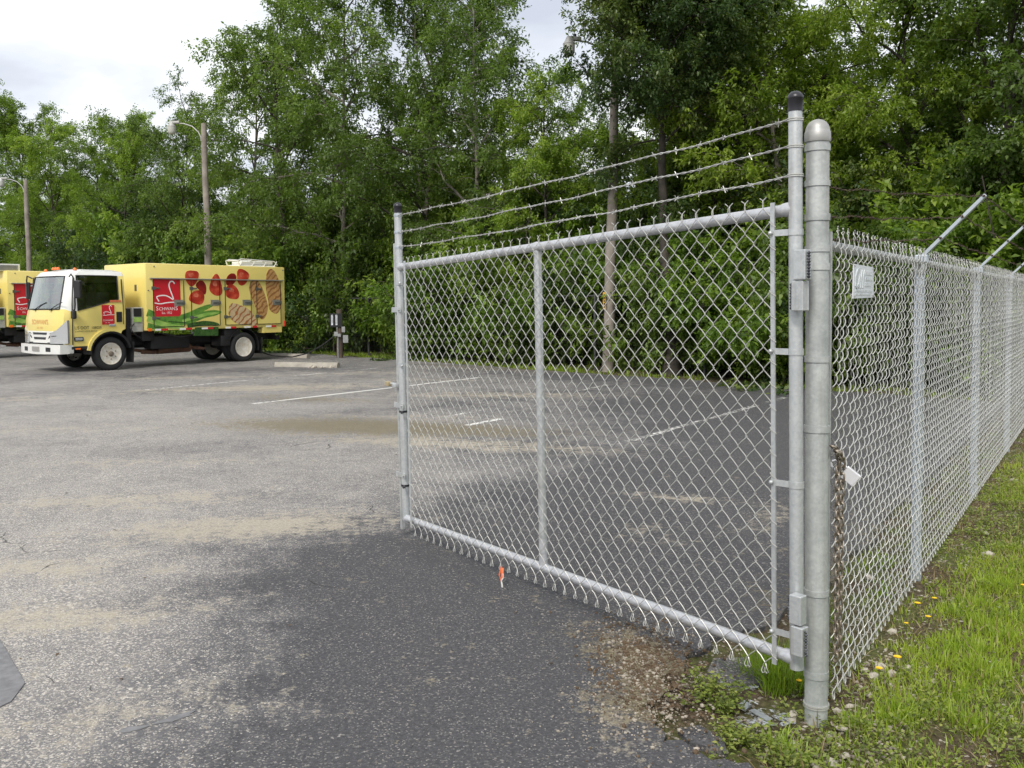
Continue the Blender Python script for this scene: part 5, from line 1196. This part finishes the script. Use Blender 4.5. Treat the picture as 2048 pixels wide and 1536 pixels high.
    for s_ in (-1, 1): mb.prism([(s_ * .42, .80), (s_ * .52, .85), (s_ * .52, .89), (s_ * .46, .86)][::s_], g, .0, .026); mb.prism([(s_ * .46, .915), (s_ * .56, .93), (s_ * .56, .95)][::s_], g, .0, .026)
    mb.prism([(-.58, .685), (.58, .685), (.55, .715), (-.55, .715)], g, .0, .026); mb.build('grille_slot', 'black_trim', gr)
    # bumper
    mb = MB(); B_ = lambda a, b_, t: (5.13 - t - .09 * abs(a) ** 3, a, b_); ys = [-1.0 + .125 * k for k in range(17)]
    for a, b_ in zip(ys, ys[1:]): mb.prism([(a, .43 + .02 * abs(a)), (b_, .43 + .02 * abs(b_)), (b_, .665), (a, .665)], B_, 0, .22)
    for s_ in (-1, 1): mb.box((4.88, s_ * .97, .555), (.34, .05, .21), bev=.02)
    bp = mb.build('bumper', 'truck_white', T, 40)
    mb = MB()
    for s_ in (-1, 1): mb.prism([(s_ * .46, .50), (s_ * .66, .50), (s_ * .66, .60), (s_ * .46, .60)][::s_], B_, -.004, .05)
    mb.build('bumper_recess', 'black_trim', bp)
    mb = MB(); mb.prism([(-.20, .50), (.16, .50), (.16, .61), (-.20, .61)], B_, -.012, .02); mb.build('licence_plate', 'rail_alloy', bp)
    # wipers, roof lamps, antenna
    for y in (.50, -.30):
        mb = MB(); mb.tube([(5.0, y, 1.50), (4.97, y + .25, 1.60), (4.955, y + .48, 1.66)], .010, 5); mb.box((5.0, y, 1.49), (.05, .07, .04)); mb.build('wiper', 'black_trim', cab)
    for x, y, z in ((4.62, .12, 2.455), (4.62, 0, 2.455), (4.62, -.12, 2.455), (4.52, .74, 2.43), (4.52, -.74, 2.43)):
        mb = MB(); mb.lathe([(.045, 0), (.045, .02), (.034, .05), (.015, .062), (0, .064)], 12, (x, y, z - .005)); mb.build('roof_lamp', 'lamp_amber', cab, 50)
    mb = MB(); mb.tube([(4.45, .5, 2.44), (4.40, .5, 2.85)], .004, 5); mb.build('antenna', 'black_trim', cab)
    # front lettering
    def front_text(txt, size, z, m, y0):
        v_, f_ = text_mesh(txt, size, 'CENTER'); mb = MB(); mb.add([(5.034 - .02 * (p.x - y0) ** 2, -(-p.x) + y0 - 2 * 0, z + p.y) for p in v_], f_); return mb.build('lettering', m, cab)
    front_text("SCHWAN'S", .165, 1.14, 'print_faded', 0); front_text('EST. 1952', .07, 1.03, 'print_faded', 0)
    # driver side door graphics
    def side_text(parent, txt, size, x, z, m, y, sx=1.0, align='LEFT'):
        v_, f_ = text_mesh(txt, size, align); mb = MB(); mb.add([(x - p.x * sx, y, z + p.y) for p in v_], f_); return mb.build('lettering', m, parent)
    mb = MB(); mb.prism([(4.03, 1.59), (3.72, 1.59), (3.72, 1.16), (3.755, 1.12), (4.03, 1.12)], side, 1.015, 1.024); dl = mb.build('door_logo', 'logo_red', cab)
    def swan(parent, x0, z0, s_, y):
        f = lambda P: [(x0 + (p[0] - 2.70) * s_, z0 + (p[1] - 2.245) * s_) for p in P]; mb = MB()
        mb.ribbon(f(smooth_path([(2.096, 2.124), (2.128, 2.178), (2.182, 2.197), (2.238, 2.163), (2.262, 2.082), (2.221, 1.953), (2.169, 1.833), (2.138, 1.732)])), [.022 * s_] * 8 + [.03 * s_] * 14 + [.045 * s_] * 20 if False else .034 * s_, side, y, y + .002)
        mb.ribbon(f(smooth_path([(2.542, 1.673), (2.604, 1.773), (2.592, 1.802), (2.431, 1.832), (2.301, 1.812), (2.139, 1.712)])), .030 * s_, side, y, y + .002)
        mb.ribbon(f(smooth_path([(2.661, 1.634), (2.501, 1.604), (2.327, 1.643), (2.129, 1.652), (1.93, 1.641)])), .028 * s_, side, y, y + .002); return mb.build('swan_emblem', 'print_white', parent)
    swan(dl, 4.03, 1.60, .41, 1.0245)
    side_text(dl, "SCHWAN'S", .062, 4.01, 1.20, 'print_white', 1.0255, .80); side_text(dl, 'EST. 1952', .03, 3.95, 1.155, 'print_white', 1.0255, .9)
    side_text(cab, 'US DOT', .105, 4.70, 1.02, 'print_black', 1.0225, .92); side_text(cab, '108029', .095, 4.30, 1.02, 'print_black', 1.0225, .88); side_text(cab, "SCHWAN'S HOME SERVICE", .05, 4.69, .955, 'print_black', 1.0225, .88)
    mb = MB(); mb.box((3.68, 1.012, 1.685), (.28, .012, .05)); mb.build('sticker', 'sticker_red', cab)
    # --- cold box
    mb = MB(); mb.box((.745, 0, 1.785), (4.29, 2 * YB, 1.71), bev=.035); box = mb.build('cold_box', 'truck_yellow', T, 40)
    mb = MB(); mb.box((-.95, .9, .86), (.66, .22, .18), bev=.01); mb.build('rear_skirt', 'truck_yellow', box)
    # doors
    dsp = [(2.69, 1.84), (1.62, .77), (.595, -.23), (-.42, -1.232)]
    for a, b_ in dsp:
        w_, h_ = a - b_, 1.19; mb = MB(); mb.box(((a + b_) / 2, YB + .001, 1.62), (w_, .012, h_), bev=.004); d = mb.build('compartment_door', 'truck_yellow', box)
        mb = MB()
        for P in ([(a, 1.025), (a, 2.215)], [(b_, 1.025), (b_, 2.215)], [(a, 1.025), (b_, 1.025)]): mb.ribbon(P, .016, side, YB + .001, YB + .0145)
        mb.build('door_seal', 'black_trim', d)
        for z in (2.01, 1.25):
            mb = MB(); mb.box((a + .0, YB + .018, z), (.10, .02, .085), bev=.004); mb.box((a - .09, YB + .018, z), (.14, .018, .035), bev=.004); mb.build('hinge', 'latch_metal', d)
        mb = MB(); mb.prism([(b_ + .28, 1.555), (b_ + .03, 1.555), (b_ + .03, 1.71), (b_ + .28, 1.71)], side, YB + .006, YB + .0165); hp = mb.build('handle_plate', 'rail_alloy', d)
        mb = MB(); mb.box((b_ + .10, YB + .026, 1.63), (.22, .02, .035), bev=.004); mb.box((b_ + .01, YB + .026, 1.63), (.06, .025, .085), bev=.004); mb.build('handle', 'latch_metal', hp)
    mb = MB(); mb.box((.735, YB + .03, 2.255), (4.10, .06, .03), bev=.006); mb.build('drip_rail', 'rail_alloy', box)
    # printed pictures
    def print_(nm, P, m, y0, y1=None, it=2, lb=None): mb = MB(); mb.prism(smooth_poly(P, it) if it else P, side, YB, YB + y0); o = mb.build(nm, m, box); return o
    red = print_('logo_panel', [(2.695, 2.235), (1.935, 2.235), (1.93, 1.36), (1.945, 1.31), (1.995, 1.287), (2.66, 1.287)], 'logo_red', .0086, it=0)
    swan(red, 2.70, 2.245, 1.0, YB + .0088)
    for txt, size, x in (('S', .150, 2.625), ('CHWAN', .118, 2.545), ("'", .14, 2.115), ('S', .150, 2.085)): side_text(red, txt, size, x, 1.445, 'print_white', YB + .0092, .98)
    side_text(red, 'Est. 1952', .085, 2.47, 1.352, 'print_white', YB + .0092, .9)
    for k in ('S2', 'S5'): print_('strawberry_print', S_POLY[k], 'print_strawberry_dark', .0080)
    for k in ('S1', 'S3', 'S4', 'S6', 'S7'):
        P = S_POLY[k]; o = print_('strawberry_print', P, 'print_strawberry', .0092); cx = sum(p[0] for p in P) / len(P); cz = sum(p[1] for p in P) / len(P)
        mb = MB(); mb.prism(smooth_poly([(cx + .03 + (p[0] - cx) * .36, cz + .06 + (p[1] - cz) * .28) for p in P]), side, YB, YB + .0096); mb.build('print_shine', 'print_strawberry_light', o)
    print_('chicken_print', C_POLY['C2'], 'print_chicken', .0080); print_('chicken_print', C_POLY['C1'], 'print_chicken', .0092); print_('steak_print', C_POLY['C3'], 'print_steak', .0088)
    def stalk(path, ws, m, y): mb = MB(); P = smooth_path(path); k = len(P); mb.ribbon(P, [np.interp(i / (k - 1), [0, .5, .8, 1], ws) for i in range(k)], side, YB, YB + y); mb.build('asparagus_print', m, box)
    stalk([(2.86, 1.40), (2.424, 1.215), (1.849, 1.234), (1.387, 1.442), (0.961, 1.583)], [.18, .17, .13, .03], 'print_green', .0076)
    stalk([(2.86, 1.06), (2.644, 1.021), (2.365, 0.975)], [.16, .12, .08, .03], 'print_green', .0078)
    stalk([(2.86, 1.25), (2.534, 1.118), (2.211, 1.03), (1.856, 1.0)], [.15, .13, .10, .05], 'print_green_light', .0082)
    stalk([(2.60, 1.19), (2.208, 1.11), (1.761, 1.14), (1.297, 1.317), (0.99, 1.354), (0.725, 1.382)], [.10, .20, .16, .01], 'print_green', .0080)
    stalk([(1.9, 1.16), (1.5, 1.25), (1.2, 1.33), (.8, 1.36)], [.06, .09, .06, .01], 'print_green_light', .0084)
    stalk([(1.75, 1.03), (1.396, 1.081), (1.185, 1.097), (0.80, 1.04)], [.10, .13, .11, .03], 'print_green_dark', .0082)
    stalk([(2.3, 1.16), (2.0, 1.13), (1.7, 1.10)], [.02, .04, .03, .01], 'print_green_dark', .0086)
    mb = MB(); mb.prism([(1.525, .985), (.82, .985), (.835, .745), (1.555, .765)], side, YB - .06, YB + .004); fl = mb.build('lower_flap', 'print_green_dark', box)
    for x0, x1, m in ((2.66, 2.50, 'print_white'), (2.50, 2.31, 'logo_red'), (1.98, 1.80, 'print_white'), (1.80, 1.62, 'logo_red'), (1.33, 1.15, 'print_white'), (1.15, .98, 'logo_red'), (.60, .44, 'print_white'), (.44, .27, 'logo_red'), (0, -.20, 'print_white'), (-.28, -.42, 'logo_red'), (-.72, -.90, 'print_white'), (-.90, -1.06, 'logo_red')):
        mb = MB(); mb.box(((x0 + x1) / 2, YB + .006, .955), (x0 - x1, .008, .048)); mb.build('reflective_tape', m, box)
    mb = MB(); mb.box((2.80, YB + .008, .96), (.10, .02, .075), bev=.006); mb.build('side_marker', 'lamp_amber', box)
    mb = MB(); mb.box((-1.375, YB - .01, 1.02), (.06, .05, .16), bev=.01); mb.build('side_marker', 'lamp_red', box)
    for x, z in ((2.65, 2.56), (-1.33, 2.55), (2.82, 1.95)): mb = MB(); mb.lathe([(.018, 0), (.014, .012), (0, .013)], 8, (x, YB, z), 'y'); mb.build('rivet', 'latch_metal', box)
    mb = MB(); mb.box((2.893, .55, 2.02), (.006, .10, .16)); mb.build('latch_sticker', 'latch_metal', box)
    # front-of-box equipment in the gap behind the cab
    mb = MB(); mb.box((3.06, .74, 1.22), (.30, .34, .62), bev=.02); eq = mb.build('power_unit', 'battery_grey', T)
    mb = MB(); mb.box((3.06, .918, 1.40), (.20, .02, .20)); mb.build('panel', 'black_trim', eq); mb = MB(); mb.box((3.06, .918, 1.22), (.20, .022, .12)); mb.build('sticker', 'print_green_light', eq)
    mb = MB(); mb.tube([(3.16, .92, 1.12), (3.3, .98, 1.02), (3.2, 1.0, .86), (3.02, .98, .76)], .014, 6); mb.build('cable', 'cable', eq, 60)
    mb = MB(); mb.box((3.26, .1, 1.05), (.14, 1.5, .9), bev=.03); mb.build('intake_duct', 'chassis_black', T)
    # condenser on the roof
    if condenser_at == 'rear':
        mb = MB(); P = [(-.0, 2.64), (-1.20, 2.64), (-1.27, 2.70), (-1.16, 2.80), (-.05, 2.84), (.06, 2.80)]
        for y in (.86, .30): mb.prism(P[:], side, y - .012, y + .012) if False else mb.tube([(p[0], y, p[1]) for p in P + [P[0]]], .016, 6)
        for x in (0, -.4, -.8, -1.15): mb.tube([(x, .30, 2.80), (x, .86, 2.80)], .014, 6); mb.tube([(x, .86, 2.65), (x - .10, .86, 2.80)], .012, 6)
        fr_ = mb.build('roof_rack', 'truck_white', box, 50)
        mb = MB(); mb.box((-.6, .58, 2.665), (1.2, .54, .04), bev=.005); mb.box((-.62, .58, 2.745), (1.06, .44, .10), Matrix.Rotation(.03, 3, 'Y'), bev=.01); mb.build('condenser', 'truck_white', fr_)
    else:
        mb = MB(); mb.box((2.75, -.05, 2.735), (.70, 1.70, .22), bev=.015); cd = mb.build('condenser', 'truck_white', box)
        mb = MB()
        for k in range(5): mb.box((2.75, .808, 2.665 + .033 * k), (.56, .012, .012))
        mb.build('grille_slat', 'latch_metal', cd)
        mb = MB(); mb.box((3.112, -.05, 2.735), (.010, 1.4, .14)); mb.build('grille_slat', 'latch_metal', cd)
    return T
# ------------------------------------------------------------------ lamp poles, back fence, wheel stops, service post
def lamp_pole(u, v, h, label, rot, tagged=False, lean=(0, 0), arm_z=None, m='wood_pole'):
    p = uv(u, v); t = thing('lamp_pole', label, 'lamp pole', (p.x, p.y, 0), 0, 'wooden lamp poles along the back of the lot')
    mb = MB(); pts = [(lean[0] * k / 8 + .012 * math.sin(k * 1.7), lean[1] * k / 8, -.1 + (h + .1) * k / 8) for k in range(9)]; mb.tube(pts, [.135 - .045 * k / 8 for k in range(9)], 14); mb.build('pole', m, t, 40)
    z = arm_z or h - .5; d = Vector((math.cos(rot), math.sin(rot), 0)); b0 = Vector((lean[0] * z / h, lean[1] * z / h, z)) + d * .09
    P = [b0, b0 + d * .10 + Vector((0, 0, .22)), b0 + d * .32 + Vector((0, 0, .42)), b0 + d * .62 + Vector((0, 0, .52)), b0 + d * .95 + Vector((0, 0, .54))]; mb = MB(); mb.tube(P, .021, 8); mb.box(b0, (.05, .05, .14)); arm = mb.build('arm', 'lamp_grey', t, 50)
    e_ = P[-1] + d * .10; mb = MB(); mb.lathe([(.03, .06), (.06, .05), (.09, -.02), (.135, -.085), (.142, -.10), (.138, -.11)], 20, e_); mb.box(e_ - d * .12 + Vector((0, 0, .03)), (.34, .11, .09), Matrix.Rotation(rot, 3, 'Z'), bev=.02); hd = mb.build('lamp_head', 'lamp_grey', t, 40)
    mb = MB(); mb.lathe([(.130, -.108), (.136, -.115), (.132, -.28), (.11, -.335), (.08, -.36), (.03, -.37), (0, -.37)], 20, e_); mb.build('lens', 'lamp_lens', hd, 40)
    mb = MB(); mb.lathe([(.04, .07), (.04, .13), (.03, .14), (0, .14)], 10, e_ - d * .14); mb.build('photocell', 'black_plastic', hd, 40)
    if tagged:
        c = Vector((-.62, -.78, 0)).normalized(); a = math.atan2(c.y, c.x); q = c * .134 + Vector((0, 0, 1.62)); mb = MB(); mb.box(q, (.006, .075, .40), Matrix.Rotation(a, 3, 'Z')); tg = mb.build('number_tag', 'yellow_tag', t)
        mb = MB()
        for k in range(5): mb.box(q + c * .004 + Vector((0, 0, -.14 + .07 * k)), (.003, .03, .04), Matrix.Rotation(a, 3, 'Z'))
        mb.build('tag_digits', 'black_panel', tg)

def build_back_fence():
    a, b_ = (13.35, .3), (13.3 + .21 * 56, 56); pa, pb = uv(*a), uv(*b_); L = (pb - pa).length; ang = math.atan2(pb.y - pa.y, pb.x - pa.x)
    f = thing('back_fence', 'weathered chain link fence half buried in the undergrowth along the trees', 'fence', (pa.x, pa.y, 0), ang); simple('old_galv', (.09, .095, .09), .6, .3, noise=.3)
    mb = MB(); mb.tube([(0, 0, 1.74), (L, 0, 1.74)], .021, 8); mb.build('top_rail', 'old_galv', f, 50)
    mb = MB(); mb.tube([(0, 0, -.1), (0, 0, 1.80)], .03, 10); pm = mb.mesh('post', 'old_galv', 50); x = .0
    while x < L: link('post', pm, f, (x, 0, 0)); x += 3.05
    n = int(L / .11); vs, fs = [], []; H = 1.72; r = .0013
    for i in range(n):
        for s_ in (1, -1):
            x0 = i * .11; x1 = x0 + s_ * H
            if x1 < 0 or x1 > L: continue
            k = len(vs)
            for (xx, z) in ((x0, .02), (x1, .02 + H)): vs += [(xx - r, .03, z), (xx + r, .03, z), (xx, .03 + 2 * r, z)]
            fs += [(k, k + 1, k + 4, k + 3), (k + 1, k + 2, k + 5, k + 4), (k + 2, k, k + 3, k + 5)]
    mb = MB().add(vs, fs); o = mb.build('fabric', 'old_galv', f); o['kind'] = 'stuff'

def build_small():
    # wheel stops
    def stop(c, ang, L, label, dirty=False):
        t = thing('wheel_stop', label, 'wheel stop', (c[0], c[1], 0), ang, 'concrete wheel stops'); mb = MB(); P = [(-.09, .002), (.09, .002), (.085, .06), (.055, .125), (-.055, .125), (-.085, .06)]; rn = random.Random(int(L * 100)); K = 12; vs = []
        for k in range(K + 1):
            for a, b_ in P: vs.append((-L / 2 + L * k / K, a + rn.uniform(-.006, .006), max(.002, b_ + rn.uniform(-.008, .004))))
        n = len(P); fs = [(k * n + i, k * n + (i + 1) % n, (k + 1) * n + (i + 1) % n, (k + 1) * n + i) for k in range(K) for i in range(n)] + [tuple(range(n - 1, -1, -1)), tuple(range(K * n, K * n + n))]; mb.add(vs, fs); mb.build('block', 'concrete', t, 25)
    stop((-5.15, 22.55), math.atan2(-.55, 1.9), 1.75, 'weathered concrete wheel stop right of the truck with rubble at its foot')
    stop((-7.0, 26.7), math.atan2(-1.0, 2.0), 2.4, 'concrete wheel stop behind the truck rear wheels')
    rn = random.Random(2); me = rock_mesh('rubble', 71)
    for k in range(11): o = link('rubble_stone', me, None, (-4.75 + rn.uniform(-.55, .35), 22.25 + rn.uniform(-.12, .05), .02), (rn.random(), rn.random(), rn.random() * 6)); s_ = rn.uniform(.04, .085); o.scale = (s_, s_, s_); tag(o, 'broken concrete lump at the foot of the wheel stop', 'rubble', 'rubble by the wheel stop')
    # service post with boxes
    p = (-5.05, 26.35); t = thing('service_post', 'short wooden post with electric boxes and black number board by the trees', 'post', (p[0], p[1], 0)); fc = Vector((.19, -1, 0)).normalized(); a = math.atan2(fc.y, fc.x)
    R_ = Matrix.Rotation(a, 3, 'Z'); rt = R_ @ Vector((0, 1, 0))
    def at(x, z, d): return rt * x + fc * d + Vector((0, 0, z))
    mb = MB(); mb.tube([(0, 0, -.1), (0, 0, 1.42)], [.10, .088], 12); mb.build('post', 'wood_pole_dark', t, 40)
    mb = MB(); mb.box(at(-.10, 1.10, .11), (.03, .36, .40), R_, bev=.004); bd = mb.build('number_board', 'black_panel', t)
    for x, digits in ((-.21, '7507'), (-.085, '7550')):
        mb = MB(); mb.box(at(x, 1.11, .128), (.006, .05, .30), R_); st = mb.build('number_strip', 'white_sign', bd)
        for k, c in enumerate(digits):
            v_, f_ = text_mesh(c, .085, 'CENTER'); mb = MB(); mb.add([at(x, 1.195 - .068 * k, .1325) + rt * q.x + Vector((0, 0, q.y)) for q in v_], f_); mb.build('lettering', 'black_panel', st)
    for x, z, w, h in ((-.10, .70, .12, .13), (.11, .83, .10, .16), (.17, .55, .15, .22), (-.01, .66, .09, .09)): mb = MB(); mb.box(at(x, z, .13), (.09, w, h), R_, bev=.008); mb.build('junction_box', 'grey_box', t)
    mb = MB(); mb.tube([at(-.05, .62, .11), at(-.05, -.03, .11)], .018, 8); mb.tube([at(-.07, .78, .11), at(-.07, 1.0, .11)], .014, 8); mb.build('conduit', 'grey_box', t, 50)
    mb = MB(); mb.tube([at(-.12, .66, .13), at(-.5, .38, .2), at(-.9, .16, .3), at(-1.35, .06, .3), at(-1.9, .10, .2), at(-2.5, .30, .0), at(-2.9, .5, -.1)], .018, 6); tag(mb.build('power_cable', 'cable'), 'black power cable drooping from the service post towards the truck', 'cable').location = (p[0], p[1], 0)
    # wire from the middle lamp pole to the trees
    q = uv(16.0, 24.4); q2 = uv(16.4, 9.0); mb = MB(); K = 16; P = [(q.x + (q2.x - q.x) * k / K, q.y + (q2.y - q.y) * k / K, 6.6 - .5 * math.sin(PI * k / K) - .4 * k / K) for k in range(K + 1)]; mb.tube(P, .004, 5); tag(mb.build('overhead_wire', 'old_galv'), 'thin overhead wire strung between the lamp poles', 'wire')
    # leaves and crumbs on the asphalt
    r = np.random.default_rng(3); n = 260; Pn = np.zeros((n, 3)); Pn[:, 0] = r.uniform(-6, 5, n); Pn[:, 1] = r.uniform(3.2, 20, n); Pn[:, 2] = .006; a_ = r.uniform(0, 6.28, n)
    me = leaves_mesh('fallen_leaves', Pn, np.stack([np.cos(a_), np.sin(a_), r.normal(0, .1, n)], 1), r.normal(0, .2, (n, 3)) + np.array([0, 0, 1.]), r.uniform(.012, .035, n), r.uniform(.008, .016, n), r.random(n), 'dry_grass'); me.materials[0] = M['leaf_litter']; tag(link('fallen_leaves', me), 'tiny fallen leaves and crumbs scattered over the asphalt', 'leaves', kind='stuff')

# ------------------------------------------------------------------ build everything
build_ground()
build_lot()
build_lines()
build_gate()
build_hinge_post()
build_fence()
build_chain()
build_back_fence()
lamp_pole(15.1, 8.85, 7.55, 'nearest wooden lamp pole with yellow tag, its top in the dark oak', math.radians(196), True, lean=(.22, .05), arm_z=7.0)
lamp_pole(16.0, 24.3, 7.6, 'wooden lamp pole rising behind the yellow truck box', math.radians(172), lean=(-.12, 0))
lamp_pole(19.0, 41.2, 7.4, 'farthest wooden lamp pole at the left among the trees', math.radians(180), lean=(-.1, 0))
build_trees()
build_grass()
build_stones()
truck_materials()
TR = Vector((-7.3994, 24.883)); DT = Vector((-.6165, -.7874)); NT = Vector((.7874, -.6165))
tr0 = TR - NT * 1.02
build_truck('delivery_truck', 'yellow delivery truck shown whole with white cab roof and food pictures on its box', (tr0.x, tr0.y, 0), math.atan2(DT.y, DT.x), 'rear')
tr1 = tr0 - NT * 7.5 + DT * .15
build_truck('delivery_truck', 'second yellow delivery truck cut off by the left edge of the picture', (tr1.x, tr1.y, 0), math.atan2(DT.y, DT.x), 'front')
build_small()
